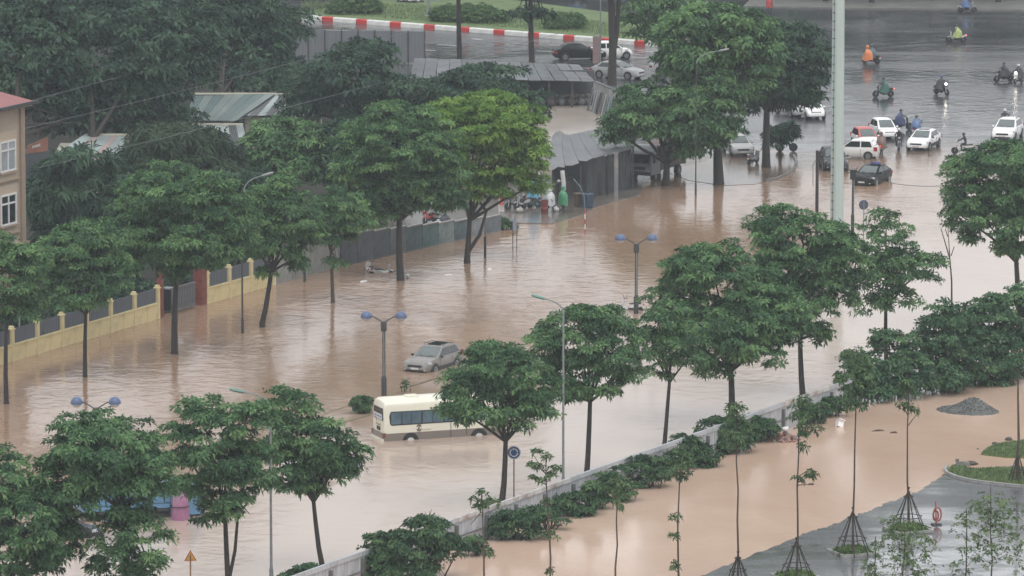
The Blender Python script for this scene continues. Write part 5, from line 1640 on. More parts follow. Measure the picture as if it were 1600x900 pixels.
tr_, _, _ = truck('old grey green truck with a brown cargo box parked beside the trader shack', 1026, 276, -26, mat('truck_grey', (.22, .24, .24), .45, .2, 1.2), mat('truck_brown', (.13, .085, .075), .6, .25, 1.2), .05, 6.2, deflector=mat('truck_pale', (.36, .38, .38), .45, .15, 1.5))
bluep = mat('truck_blue', (.13, .27, .44), .4, .2, 1.2)
tr2, bx0, bx1 = truck('blue stake sided truck stuck in the flood behind the wide street tree', 216, 806, 108, bluep, bluep, .45, 6.4, stake=True)
o = tr2.location
cg = thing('tarpaulin_load', 'bright cyan tarpaulin bundled on the bed of the blue truck', 'load', (o.x, o.y, o.z + .95), tr2.rotation_euler.z)
mb = MB()
rq = random.Random(4)
rings = []
for i in range(9):
    x = bx0 + .2 + (bx1 - bx0 - .4) * i / 8
    rings.append([(x, .85 * math.cos(q), (.2 + (1.5 + rq.uniform(-.15, .25)) * max(0, math.sin(q)) * (1 - .35 * abs(i - 4) / 4))) for q in [math.pi * k / 8 for k in range(9)]])
mb.loft(rings).build('cover', mat('tarp_cyan', (.25, .55, .62), .45, .2, 2, .2), cg, 40)
MB().tube([(bx0 + 1.2, -.86, .2), (bx0 + 1.2, -.6, 1.2), (bx0 + 1.2, 0, 1.6), (bx0 + 1.2, .6, 1.2), (bx0 + 1.2, .86, .2)], .03, 5).build('strap', black_plastic, cg)
pk = thing('pink_sheet', 'pink plastic sheet wrapped round a standing bundle beside the blue truck', 'bundle', gp(281, 812), R(20))
rings = []
for k, (z, r0) in enumerate(((-.3, .42), (.2, .48), (.7, .45), (1.1, .40), (1.35, .30), (1.5, .12))):
    rings.append([(r0 * (1 + .13 * math.sin(3 * q + k)) * math.cos(q), r0 * .8 * (1 + .1 * math.cos(4 * q)) * math.sin(q), z) for q in [i * math.pi / 8 for i in range(16)]])
MB().loft(rings).build('sheet', mat('plastic_pink', (.34, .15, .26), .4, .2, 2, .2), pk, 50)
MB().tube([(.5 * math.cos(q), .42 * math.sin(q), .72) for q in [i * math.pi / 8 for i in range(17)]], .025, 5).build('tie', black_plastic, pk)
pf = thing('cart_frame', 'grey upright cart frame standing between blue truck and pink bundle', 'frame', gp(272, 812), R(20))
MB().box((0, -.3, .8), (.10, .10, 2.3)).box((0, .3, .8), (.10, .10, 2.3)).build('upright', steel_grey, pf)
for zz in (.3, .8, 1.3, 1.8):
    MB().box((0, 0, zz), (.06, .5, .08)).build('rung', steel_grey, pf)
t3, _, _ = truck('blue truck passing along the upper edge with lit amber lamps', 845, -1, 98, mat('truck_teal', (.08, .20, .30), .4, .2, 1.2), mat('truck_teal2', (.09, .22, .33), .45, .2, 1.2), 0, 8.4)
for px_, rr_ in ((846, .14), (883, .24)):
    b = vp(px_, 8, t3.location.y - 1.35)
    o = MB().ell((0, 0, 0), (rr_, .12, rr_ * .8), 10, 6).build('marker_lamp', amber_on, t3)
    q = Matrix.Rotation(-t3.rotation_euler.z, 3, 'Z') @ (b - t3.location)
    o.location = q


# ================================================================== PEOPLE AND MOTORBIKES
def skin_figure(name, joints, edges, m):
    """one continuous body grown round a jointed skeleton"""
    me = bpy.data.meshes.new(name)
    idx = {k: i for i, k in enumerate(joints)}
    me.from_pydata([joints[k][0] for k in joints], [(idx[a], idx[b]) for a, b in edges], [])
    o = bpy.data.objects.new('tmp_skin', me)
    COL.objects.link(o)
    sk = o.modifiers.new('skin', 'SKIN')
    for i, k in enumerate(joints):
        r_ = joints[k][1]
        sv = me.skin_vertices[0].data[i]
        sv.radius = (r_, r_) if not hasattr(r_, '__len__') else r_
        sv.use_root = (k == 'pelvis')
    ss = o.modifiers.new('sub', 'SUBSURF')
    ss.levels = 1
    bpy.context.view_layer.update()
    dg = bpy.context.evaluated_depsgraph_get()
    out = bpy.data.meshes.new_from_object(o.evaluated_get(dg))
    out.name = name
    out.shade_smooth()
    out.materials.clear()
    out.materials.append(m)
    bpy.data.objects.remove(o)
    return out


BODY_E = [('pelvis', 'waist'), ('waist', 'chest'), ('chest', 'neck'), ('neck', 'chin'), ('chin', 'crown')]
for s_ in 'lr':
    BODY_E += [('chest', 'sh' + s_), ('sh' + s_, 'el' + s_), ('el' + s_, 'wr' + s_), ('wr' + s_, 'palm' + s_), ('pelvis', 'hip' + s_), ('hip' + s_, 'kn' + s_), ('kn' + s_, 'an' + s_), ('an' + s_, 'toe' + s_)]
    for f in range(4):
        BODY_E += [('palm' + s_, 'f%d%sa' % (f, s_)), ('f%d%sa' % (f, s_), 'f%d%sb' % (f, s_))]
    BODY_E += [('wr' + s_, 'th%sa' % s_), ('th%sa' % s_, 'th%sb' % s_)]


def figure(pose):
    J = {}
    J['pelvis'] = (pose['pelvis'], (.15, .12))
    J['waist'] = (pose['waist'], (.135, .105))
    J['chest'] = (pose['chest'], (.165, .12))
    J['neck'] = (pose['neck'], .055)
    n = Vector(pose['neck'])
    J['chin'] = (n + Vector((.03, 0, .10)), (.075, .085))
    J['crown'] = (n + Vector((.01, 0, .22)), (.085, .095))
    for s_, q in (('l', 1), ('r', -1)):
        for key, r_ in (('sh', .062), ('el', .043), ('wr', .030), ('hip', .095), ('kn', .062), ('an', .042), ('toe', .038)):
            v = pose.get(key + s_) or (pose[key][0], pose[key][1] * q, pose[key][2])
            J[key + s_] = (v, r_)
        w = Vector(J['wr' + s_][0]); e = Vector(J['el' + s_][0])
        d = (w - e).normalized()
        side = Vector((0, 0, 1)).cross(d)
        side = side.normalized() if side.length > .1 else Vector((0, 1, 0))
        up = d.cross(side)
        J['palm' + s_] = (w + d * .07, (.038, .02))
        for f in range(4):
            ln = (.065, .08, .075, .055)[f]
            a = w + d * .10 + side * (.024 * (f - 1.5)) - up * .005
            J['f%d%sa' % (f, s_)] = (a + d * ln * .5 - up * .015, .010)
            J['f%d%sb' % (f, s_)] = (a + d * ln * .7 - up * .05, .008)
        J['th%sa' % s_] = (w + d * .05 - side * .045 * q - up * .01, .011)
        J['th%sb' % s_] = (w + d * .09 - side * .055 * q - up * .03, .009)
    return J


RIDE = dict(pelvis=(-.22, 0, .86), waist=(-.18, 0, 1.02), chest=(-.08, 0, 1.26), neck=(-.03, 0, 1.42), sh=(-.06, .19, 1.34), el=(.14, .27, 1.14), wr=(.34, .29, 1.06),
            hip=(-.18, .11, .84), kn=(.20, .17, .76), an=(.10, .18, .36), toe=(.27, .18, .31))
STAND = dict(pelvis=(0, 0, .95), waist=(0, 0, 1.10), chest=(.02, 0, 1.32), neck=(.03, 0, 1.48), sh=(.01, .19, 1.40), el=(.02, .26, 1.12), wr=(.12, .25, .90),
             hip=(0, .10, .90), kn=(.02, .11, .50), an=(-.02, .12, .08), toe=(.15, .13, .04))
WALK = dict(STAND)
WALK.update(dict(knl=(.16, .11, .52), anl=(.16, .12, .10), toel=(.32, .13, .06), knr=(-.02, -.11, .50), anr=(-.22, -.12, .12), toer=(-.08, -.13, .05), ell=(-.06, .26, 1.12), wrl=(.02, .26, .90), elr=(.08, -.26, 1.12), wrr=(.24, -.24, .95)))
skin = mat('skin', (.36, .22, .15), .6, .1, 5)
cloth_dark = mat('cloth_dark', (.035, .037, .045), .7, .3, 6)
cloth_navy = mat('cloth_navy', (.035, .045, .085), .7, .3, 6)
helmet_w = mat('helmet_white', (.62, .62, .62), .25, .1, 4)
helmet_d = mat('helmet_dark', (.05, .05, .06), .25, .2, 4)
helmet_b = mat('helmet_blue', (.06, .09, .2), .25, .2, 4)
FIG = {}
for nm, ps in (('ride', RIDE), ('stand', STAND), ('walk', WALK)):
    for mm in (cloth_dark, cloth_navy):
        FIG[nm, mm.name] = None
_base = {nm: skin_figure('person_body', figure(ps), BODY_E, cloth_dark) for nm, ps in (('ride', RIDE), ('stand', STAND), ('walk', WALK))}


def body_mesh(nm, m):
    k = (nm, m.name)
    if FIG.get(k) is None:
        me = _base[nm].copy()
        me.materials.clear()
        me.materials.append(m)
        FIG[k] = me
    return FIG[k]


def person(label, loc, rz, pose='ride', body=cloth_dark, coat=None, helmet=helmet_d, group=None, scale=1.0, long=False):
    t = thing('person', label, 'person', loc, rz, group)
    t.scale = (scale,) * 3
    ps = {'ride': RIDE, 'stand': STAND, 'walk': WALK}[pose]
    link(bpy.data.objects.new('body', body_mesh(pose, body)), t)
    n = Vector(ps['neck'])
    # face and hands in skin, hair or helmet above
    f = MB().ell(n + Vector((.055, 0, .105)), (.062, .066, .085), 10, 7)
    f.ell(n + Vector((.118, 0, .10)), (.018, .014, .022), 6, 4)
    f.build('face', skin, t, 60)
    MB().ell(n + Vector((.108, .026, .125)), (.010, .013, .008), 6, 4).ell(n + Vector((.108, -.026, .125)), (.010, .013, .008), 6, 4).build('eyes', black_plastic, t)
    MB().box(n + Vector((.113, 0, .055)), (.008, .04, .010)).build('mouth', mat('lips', (.25, .09, .08), .6, .1, 4), t)
    if helmet:
        MB().lathe([(.02, .27), (.075, .255), (.118, .20), (.130, .14), (.128, .10), (.105, .10)], 14, n + Vector((0, 0, 0)), 'z').box(n + Vector((.13, 0, .155)), (.09, .17, .02)).build('helmet', helmet, t, 50)
    else:
        MB().ell(n + Vector((-.015, 0, .165)), (.105, .105, .095), 10, 6).build('hair', black_plastic, t, 60)
    if coat:
        rings = []
        pv_, nk = Vector(ps['pelvis']), Vector(ps['neck'])
        zl = .42 if long else .52
        rows = ((nk + Vector((0, 0, .02)), .085, .085), (nk + Vector((-.01, 0, -.07)), .20, .15), (nk.lerp(pv_, .35), .32, .22), (nk.lerp(pv_, .7), .37, .30), (pv_ + Vector((.10 if pose == 'ride' else 0, 0, -.06)), .40, .40 if pose == 'ride' else .28),
                (Vector((pv_.x + (.14 if pose == 'ride' else 0), 0, zl)), .43, .50 if pose == 'ride' else .30))
        for k, (c, wy, wx) in enumerate(rows):
            rings.append([(c.x + wx * math.cos(q) * (1 + .09 * math.sin(5 * q + k) * (k > 2)), c.y + wy * math.sin(q) * (1 + .07 * math.cos(4 * q + k) * (k > 2)), c.z + (.06 * math.sin(3 * q) if k == 5 else 0)) for q in [i * 2 * math.pi / 20 for i in range(20)]])
        MB().loft(rings, True, False).build('raincoat', coat, t, 70)
        MB().lathe([(.145, .06), (.150, .14), (.125, .235), (.06, .285), (.01, .29)], 14, n + Vector((-.03, 0, .0)), 'z').build('hood', coat, t, 60) if not helmet else None
    return t


def motorbike(label, px, py, a, col, sink=0.0, group=None, lit=False, tail=False, lean=0.0, cat='motorbike', loc=None):
    p = loc or gp(px, py)
    t = thing('motorbike', label, cat, (p.x, p.y, -sink), yaw(a), group)
    t.rotation_euler.x = R(lean)
    for x in (-.62, .64):
        wh = MB()
        wh.lathe([(.20, -.05), (.255, -.045), (.285, 0), (.255, .045), (.20, .05)], 20, (0, 0, 0), 'y')
        wh = wh.build('wheel', black_rubber, t, 50, loc=(x, 0, .285))
        rm = MB().lathe([(.19, -.035), (.215, -.035), (.215, .035), (.19, .035)], 18, (0, 0, 0), 'y').lathe([(.05, -.06), (.05, .06)], 8, (0, 0, 0), 'y')
        for q in range(5):
            an = q * 2 * math.pi / 5
            rm.box((.12 * math.sin(an), 0, .12 * math.cos(an)), (.025, .02, .17), 0, 0, an)
        rm.build('rim', wheel_alloy, wh)
    MB().tube([(.64, .07, .285), (.52, .07, .70), (.46, .05, .92)], .028, 6).tube([(.64, -.07, .285), (.52, -.07, .70), (.46, -.05, .92)], .028, 6).build('fork', chrome, t)
    MB().loft([[(.78, y * .06, .54) for y in (-1, 1)] + [(.78, y * .06, .50) for y in (1, -1)], [(.64, y * .08, .61) for y in (-1, 1)] + [(.64, y * .08, .56) for y in (1, -1)], [(.44, y * .07, .56) for y in (-1, 1)] + [(.46, y * .07, .50) for y in (1, -1)]]).build('front_fender', col, t)
    MB().loft([[(.50, -.10, .50), (.50, .10, .50), (.44, .10, .50), (.44, -.10, .50)], [(.53, -.19, .72), (.53, .19, .72), (.42, .17, .72), (.42, -.17, .72)], [(.50, -.15, .98), (.50, .15, .98), (.38, .13, .98), (.38, -.13, .98)]]).build('leg_shield', col, t, 40)
    MB().loft([[(.46, -.10, .42), (.46, .10, .42), (.46, .10, .56), (.46, -.10, .56)], [(.15, -.12, .34), (.15, .12, .34), (.15, .12, .46), (.15, -.12, .46)], [(-.15, -.12, .36), (-.15, .12, .36), (-.15, .12, .62), (-.15, -.12, .62)],
               [(-.55, -.13, .46), (-.55, .13, .46), (-.55, .11, .74), (-.55, -.11, .74)], [(-.88, -.06, .66), (-.88, .06, .66), (-.88, .05, .76), (-.88, -.05, .76)]]).build('frame', col, t, 40)
    MB().loft([[(.06, -.09, .66), (.06, .09, .66), (.06, .07, .72), (.06, -.07, .72)], [(-.2, -.13, .68), (-.2, .13, .68), (-.2, .11, .77), (-.2, -.11, .77)], [(-.75, -.11, .72), (-.75, .11, .72), (-.75, .09, .81), (-.75, -.09, .81)]]).build('seat', black_plastic, t, 40)
    MB().box((-.12, 0, .34), (.42, .26, .22)).tube([(-.2, -.16, .3), (-.55, -.18, .30), (-.85, -.18, .38)], [.03, .05, .05], 7).build('engine', steel_dark, t)
    MB().tube([(.30, .34, 1.06), (.40, .16, 1.02), (.43, 0, 1.0), (.40, -.16, 1.02), (.30, -.34, 1.06)], .018, 6).build('handlebar', black_plastic, t)
    MB().lathe([(.03, .47), (.08, .49), (.085, .54), (.06, .565)], 10, (0, 0, .98), 'x').build('headlight', head_on if lit else head_m, t)
    MB().box((-.90, 0, .70), (.06, .14, .08)).build('taillight', tail_on if tail else tail_m, t)
    MB().box((-.90, 0, .55), (.02, .18, .13)).build('number_plate', plate_m, t)
    for s_ in (1, -1):
        MB().tube([(.36, s_ * .24, 1.04), (.36, s_ * .32, 1.18)], .01, 5).ell((.36, s_ * .33, 1.21), (.02, .06, .04), 8, 5).build('mirror', black_plastic, t)
    return t


RIDERS = 'riders crossing the wet crossroads'
BIKES = 'motorbikes crossing the wet crossroads'
coat = {k: mat('raincoat_' + k, c, .35, .2, 3, .15) for k, c in dict(orange=(.62, .20, .07), yellow=(.36, .44, .16), green=(.05, .13, .10), dark=(.04, .045, .055), navy=(.045, .06, .14), brown=(.17, .11, .095), slate=(.08, .11, .13), cream=(.4, .38, .33), blue=(.10, .16, .30), bright_green=(.06, .25, .13), red=(.4, .05, .05), white=(.5, .52, .54)).items()}
bike_black = paint_m('bike_black', (.03, .03, .034), .25)
bike_white = paint_m('bike_white', (.6, .6, .6), .3)
bike_red = paint_m('bike_red', (.35, .03, .03), .3)
bike_blue = paint_m('bike_blue', (.05, .08, .2), .3)
bike_silver = paint_m('bike_silver', (.35, .36, .37), .3)


def rider(plabel, blabel, px, py, a, bcol, coatc=None, body=cloth_dark, helmet=helmet_d, lit=False, tail=False, sink=.0, group=True, long=False):
    b = motorbike(blabel, px, py, a, bcol, sink, BIKES if group else None, lit, tail)
    p = person(plabel, tuple(b.location), b.rotation_euler.z, 'ride', body, coatc, helmet, RIDERS if group else None, 1.0, long)
    return b, p


rider('rider in a dark slate cape with a passenger in orange', 'dark motorbike carrying an orange clad passenger', 1361, 100, -125, bike_black, coat['slate'])
b_ = gp(1354, 101)
person('pillion passenger in a bright orange raincoat', (b_.x, b_.y - .3, .02), yaw(-125), 'ride', cloth_dark, coat['orange'], None, RIDERS, 1.0, True)
rider('rider in a yellowish green raincoat near the top of the crossroads', 'motorbike with lit orange lamps under a yellow green clad rider', 1494, 67, -96, bike_white, coat['yellow'], lit=False, tail=True)
rider('rider in a dark green cape making a splash', 'dark motorbike with a small red tail lamp, left of the bright headlight', 1380, 152, -80, bike_black, coat['green'], tail=True, long=True)
rider('rider in dark clothes behind a glaring headlight', 'motorbike with a glaring headlight in the middle of the crossroads', 1471, 149, 40, bike_black, coat['dark'], helmet=helmet_b, lit=True)
rider('rider in a brownish black coat, left of the two at the right edge', 'dark motorbike leftmost of the two at the right edge', 1568, 128, -70, bike_black, coat['dark'], helmet=helmet_d)
rider('rider under a black and white cape at the right edge', 'motorbike with a bright headlight at the right edge', 1591, 131, -30, bike_white, coat['dark'], helmet=helmet_w, lit=True)
rider('rider in a navy cape turned sideways behind the white car', 'motorbike turned sideways behind the white car', 1408, 203, 96, bike_black, coat['navy'], helmet=helmet_d, long=True)
rider('rider in a blue jacket seen behind the white sedan', 'motorbike hidden behind the white sedan', 1432, 213, 160, bike_blue, coat['blue'], cloth_navy, helmet_d)
rider('rider in dark clothes facing the viewer left of the white sedan', 'black and white motorbike left of the white sedan', 1404, 234, 0, bike_black, None, cloth_dark, helmet_w)
rider('person in a brownish pink raincoat riding beside the hatchback tail', 'motorbike behind the white hatchback tail lamp', 1377, 240, 170, bike_black, coat['brown'], cloth_dark, None, tail=True, long=True)
rider('slim rider in black on a white scooter right of the white sedan', 'white scooter with large front wheel in the water edge', 1505, 241, -98, bike_white, None, cloth_dark, helmet_d)
rider('rider with a white helmet behind the white sport utility car', 'motorbike hidden by the white sport utility car', 1570, 203, 170, bike_black, None, cloth_dark, helmet_w)
rider('rider in a bluish coat on the far side near the upper edge', 'motorbike near the upper edge at the far pavement', 1511, 20, 90, bike_silver, coat['blue'], cloth_navy, helmet_d)
rider('rider in pale clothes on the far carriageway, left of the other', 'white motorbike left of the pair at the upper edge', 634, 8, 100, bike_white, coat['cream'], cloth_dark, helmet_w)
rider('rider in white clothes on the far carriageway, right of the other', 'white motorbike right of the pair at the upper edge', 648, 9, 100, bike_white, coat['white'], cloth_dark, helmet_w)
person('pedestrian with a red top walking on the far pavement at the upper edge', gp(1202, 20, .14), yaw(70), 'walk', cloth_navy, coat['red'], None, None)
person('person in a bright green raincoat standing before the trader shack', gp(880, 329, .05), yaw(-60), 'stand', cloth_dark, coat['bright_green'], None, None, 1.0, True)
person('person in a white top bending over goods in front of the shack', gp(860, 332, .05), yaw(60), 'walk', cloth_dark, coat['white'], None, None)
person('person in dark clothes inside the shack entrance', gp(873, 318, .05), yaw(10), 'stand', cloth_dark, None, helmet_w, None)
for lb, px, py, a, c, sk_, ln in (
        ('parked motorbike leftmost on the forecourt by the red pennant', 806, 328, -60, bike_black, 0, 6),
        ('parked motorbike in the middle of the forecourt row', 818, 327, -50, bike_silver, 0, 6),
        ('parked motorbike next to the light blue sheet', 829, 326, -65, bike_black, 0, 6),
        ('parked motorbike with a red body under the long awning shed', 886, 162, 130, bike_red, 0, 8),
        ('parked scooter leaning by the thick trunk near the silver car', 1176, 257, 150, bike_silver, 0, 10),
        ('white motorbike fallen in the flood, left of the two by the painted wall', 575, 424, 200, bike_white, .38, 12),
        ('white motorbike fallen in the flood, right of the two by the painted wall', 596, 425, 100, bike_white, .42, 18),
        ('white and dark motorbike half sunk at the foot of the middle lamp post', 984, 484, -110, bike_white, .32, 8),
        ('motorbike with red parts parked above the painted wall', 672, 350, -30, bike_red, 0, 8),
        ('pale motorbike parked above the painted wall near the forked tree', 688, 350, 40, bike_silver, 0, 8)):
    motorbike(lb, px, py, a, c, sk_, None, lean=ln)

# bicycle by the trunk
bp_ = gp(1229, 237)
by = thing('bicycle', 'dark bicycle leaning by the low tree on the muddy island', 'bicycle', bp_, yaw(95))
for x in (-.52, .52):
    w = MB().lathe([(.30, -.02), (.335, -.015), (.335, .015), (.30, .02)], 22, (0, 0, 0), 'y').build('wheel', black_rubber, by, loc=(x, 0, .335))
    sp_ = MB()
    for q in range(8):
        sp_.box((.15 * math.cos(q * math.pi / 4), 0, .15 * math.sin(q * math.pi / 4)), (.3, .008, .008), 0, 0, -q * math.pi / 4)
    sp_.build('spokes', chrome, w)
fr_b = MB()
for a0, a1 in (((-.52, 0, .335), (-.12, 0, .30)), ((-.12, 0, .30), (-.22, 0, .82)), ((-.22, 0, .78), (.36, 0, .80)), ((-.12, 0, .30), (.36, 0, .74)), ((-.52, 0, .335), (-.22, 0, .78)), ((.52, 0, .335), (.34, 0, .95))):
    fr_b.tube([a0, a1], .018, 6)
fr_b.build('frame', bike_black, by)
MB().loft([[(-.10, -.03, .86), (-.10, .03, .86), (-.10, .03, .90), (-.10, -.03, .90)], [(-.35, -.09, .86), (-.35, .09, .86), (-.35, .08, .91), (-.35, -.08, .91)]]).build('saddle', black_plastic, by)
MB().tube([(.22, .28, 1.0), (.34, .1, .98), (.34, -.1, .98), (.22, -.28, 1.0)], .015, 5).build('handlebar', chrome, by)


# ================================================================== STREET FURNITURE AND SMALL THINGS
lamp_blue = mat('lamp_hood_blue', (.085, .125, .23), .35, .15, 3)
lamp_glass = mat('lamp_bowl', (.50, .52, .55), .25, .1, 3)


def twin_lamp(label, bx, by_, topy, dark=False):
    b = gp(bx, by_)
    k = ppm(b)
    h = vp(bx, topy, b.y).z
    t = thing('twin_lamp_post', label, 'street lamp', b, 0, 'twin lamp posts with blue hoods')
    MB().lathe([(.16, -.4), (.16, 1.0), (.12, 1.15), (.095, 1.2), (.085, h - .55), (.085, h)], 12).build('pole', steel_dark, t, 40)
    MB().loft([[(x * r_, y * r_, z) for x, y in ((-1, -1), (1, -1), (1, 1), (-1, 1))] for z, r_ in ((h - .55, .12), (h - .5, .17), (h + .0, .17), (h + .04, .12))]).build('collar', steel_dark, t)
    MB().tube([(0, -.10, 1.2), (0, -.10, h - .5)], .03, 5).build('cable_duct', steel_grey, t)
    for s_ in (-1, 1):
        arm = MB().tube([(s_ * .1, 0, h), (s_ * .35, 0, h + .16), (s_ * .62, 0, h + .32), (s_ * .85, 0, h + .36)], .035, 7).build('arm', steel_dark, t, 50)
        MB().lathe([(.33, .33), (.335, .40), (.30, .54), (.20, .66), (.06, .71), (.01, .72)], 16, (s_ * 1.02, 0, h - .08), 'z').build('lamp_hood', lamp_blue, t, 50)
        MB().lathe([(.01, .12), (.14, .15), (.24, .24), (.28, .33)], 16, (s_ * 1.02, 0, h - .08), 'z').build('lamp_bowl', lamp_glass, t, 50)
    return t


twin_lamp('twin blue hooded lamp post rising behind the cream bus', 600, 618, 503)
twin_lamp('twin blue hooded lamp post with the sunk motorbike at its foot', 994, 490, 381)
twin_lamp('twin blue hooded lamp post whose pole is hidden by the wide street tree', 151, 762, 638)
# dark lantern post beside the mast
b = gp(1332, 372)
h = vp(1332, 266, b.y).z
lp = thing('lantern_post', 'dark post with a black lantern box in front of the black sedan', 'street lamp', b, 0)
MB().lathe([(.12, -.4), (.12, 1.6), (.075, 1.7), (.06, h - .6)], 10).build('pole', steel_dark, lp)
MB().tube([(.07, -.05, 1.7), (.07, -.05, h - .5)], .035, 5).build('cable_duct', steel_grey, lp)
MB().box((0, 0, h - .32), (.40, .34, .62)).box((0, 0, h + .02), (.52, .46, .07)).build('lantern_box', black_plastic, lp)
MB().tube([(-.2, 0, h), (-.45, 0, h + .12), (-.75, 0, h + .35)], .035, 6).tube([(.15, 0, h), (.35, 0, h + .22)], .03, 6).build('arm', steel_dark, lp)


def mast_light(label, base, top, head, headcol, r=.07, group=None, pm=steel_grey):
    b = gp(*base)
    t = thing('street_light', label, 'street light', b, 0, group)
    tp = vp(*top, b.y) - b
    hd_ = vp(*head, b.y) - b
    MB().lathe([(r * 1.6, -.4), (r * 1.5, .8), (r, 1.0), (r * .7, tp.z)], 10).build('pole', pm, t, 40)
    ctrl = Vector((tp.x, 0, tp.z + (hd_.z - tp.z) * .75))
    pts = [(tp * (1 - u) ** 2 + ctrl * 2 * u * (1 - u) + hd_ * u * u) for u in [i / 8 for i in range(9)]]
    MB().tube(pts, [r * .7 - r * .25 * i / 8 for i in range(9)], 7).build('arm', steel_grey, t, 50)
    d = (pts[-1] - pts[-3]).normalized()
    c = hd_ + d * .22
    m_ = Matrix.Rotation(math.atan2(-d.z, d.x), 3, 'Y')
    rings = [[c + m_ @ Vector((x, w * math.cos(q), w * .55 * math.sin(q))) for q in [i * math.pi / 5 for i in range(10)]] for x, w in ((-.36, .05), (-.25, .13), (.15, .15), (.36, .11), (.42, .04))]
    MB().loft(rings).build('lamp_head', headcol, t, 50)
    return t


lg = mat('lamp_head_green', (.10, .22, .19), .35, .15, 3)
lw_ = mat('lamp_head_grey', (.24, .25, .26), .4, .15, 3)
mast_light('green headed street light before the leafy street tree', (880, 772), (881, 492), (848, 466), lg)
mast_light('green headed street light rising between two crowns at the lower left', (424, 915), (423, 640), (378, 612), lg)
mast_light('grey street light standing between the broad tree and the leaning trunk', (379, 521), (381, 300), (412, 274), lw_, .06, None, steel_dark)
mast_light('pale street light with a curved arm left of the tall roadside crowns', (1087, 305), (1088, 100), (1126, 79), lw_, .05, None, steel_dark)
mast_light('street light at the left edge with only its bent arm in view', (31, 560), (30, 400), (4, 366), lw_, .05)
b = gp(476, 440)
t = thing('thin_post', 'slim dark post in front of the grey wall', 'post', b, 0)
MB().lathe([(.09, -.3), (.07, vp(476, 345, b.y).z)], 8).build('pole', steel_dark, t)
MB().box((0, -.12, 2.2), (.3, .05, .35)).build('plate', steel_grey, t)
# poles of the far median
b = gp(669, 31)
t = thing('far_lamp_pole', 'thin grey lamp pole on the grass verge between two clipped bushes', 'lamp pole', b, 0)
MB().lathe([(.34, -.2), (.34, .42), (.20, .46), (.14, .9), (.12, 9)], 10).build('pole', steel_grey, t)
MB().box((.6, 0, 1.75), (.9, .08, .10)).build('bracket', steel_grey, t)
# thin pole in front of the dark car with a faded board
b = gp(938, 108)
t = thing('roadside_pole', 'thin pole with a faded pink board beside the twin trunk', 'pole', b, 0)
MB().lathe([(.07, -.2), (.06, 6.2)], 8).build('pole', steel_grey, t)
zb_ = vp(932, 78, b.y).z
MB().box((-.35, 0, zb_), (.60, .05, 2.3)).build('board', mat('board_pink', (.30, .20, .20), .6, .2, 2), t)
# round signs
blue_sign = mat('sign_blue', (.035, .085, .24), .4, .15, 3)
b = gp(803, 781)
k = ppm(b)
t = thing('round_sign', 'round blue traffic sign with white circling arrows beside the bus tree', 'traffic sign', b, R(-4))
zc = vp(803, 707, b.y).z
MB().tube([(0, 0, -.3), (0, 0, zc + .3)], .035, 8).build('pole', mat('pole_rusty', (.15, .10, .085), .6, .3, 5), t)
MB().lathe([(.35, -.05), (.36, -.04), (.35, -.03)], 28, (0, 0, zc), 'y').build('disc', blue_sign, t)
arr = MB()
for q in range(3):
    a0 = q * 2 * math.pi / 3 + .2
    for i in range(6):
        a = a0 + i * .24
        arr.box((.20 * math.cos(a), -.057, zc + .20 * math.sin(a)), (.055, .006, .055), 0, 0, -a)
    a = a0 + 6 * .24
    arr.add([(.13 * math.cos(a), -.06, zc + .13 * math.sin(a)), (.27 * math.cos(a), -.06, zc + .27 * math.sin(a)), (.20 * math.cos(a + .4), -.06, zc + .20 * math.sin(a + .4))], [(0, 1, 2)])
arr.build('arrow_symbol', kerb_white, t)
MB().lathe([(.325, -.054), (.35, -.054)], 28, (0, 0, zc), 'y', caps=False).build('rim', kerb_white, t)
b = gp(1349, 372)
t = thing('round_sign', 'round traffic sign seen from its dark back, above the pointed street tree', 'traffic sign', b, R(12))
zc = vp(1349, 320, b.y).z
MB().tube([(0, -.06, -.3), (0, -.06, zc + .25)], .035, 8).build('pole', steel_grey, t)
MB().lathe([(.33, -.02), (.34, 0), (.33, .02)], 28, (0, 0, zc), 'y').build('disc', mat('sign_back', (.07, .085, .13), .5, .2, 3), t)
b = gp(298, 938)
t = thing('warning_sign', 'orange triangular warning sign at the bottom edge by the twin trunk', 'traffic sign', b, R(6))
zc = vp(298, 872, b.y).z
MB().tube([(0, 0, -.3), (0, 0, zc)], .04, 8).build('pole', mat('pole_orange', (.32, .17, .08), .6, .2, 4), t)
def tri(r, y0, y1, zz):
    P = [(r * math.sin(q), r * math.cos(q)) for q in (0, 2.094, 4.189)]
    return MB().loft([[(x, y0, zz + z) for x, z in P], [(x, y1, zz + z) for x, z in P]])
tri(.36, -.05, -.02, zc + .05).build('plate', mat('sign_border', (.42, .13, .05), .45, .15, 4), t)
tri(.25, -.06, -.052, zc + .05).build('face', mat('sign_amber', (.55, .30, .07), .45, .15, 4), t)
MB().box((0, -.064, zc + .07), (.05, .006, .18)).box((0, -.064, zc - .05), (.05, .006, .05)).build('symbol', black_plastic, t)
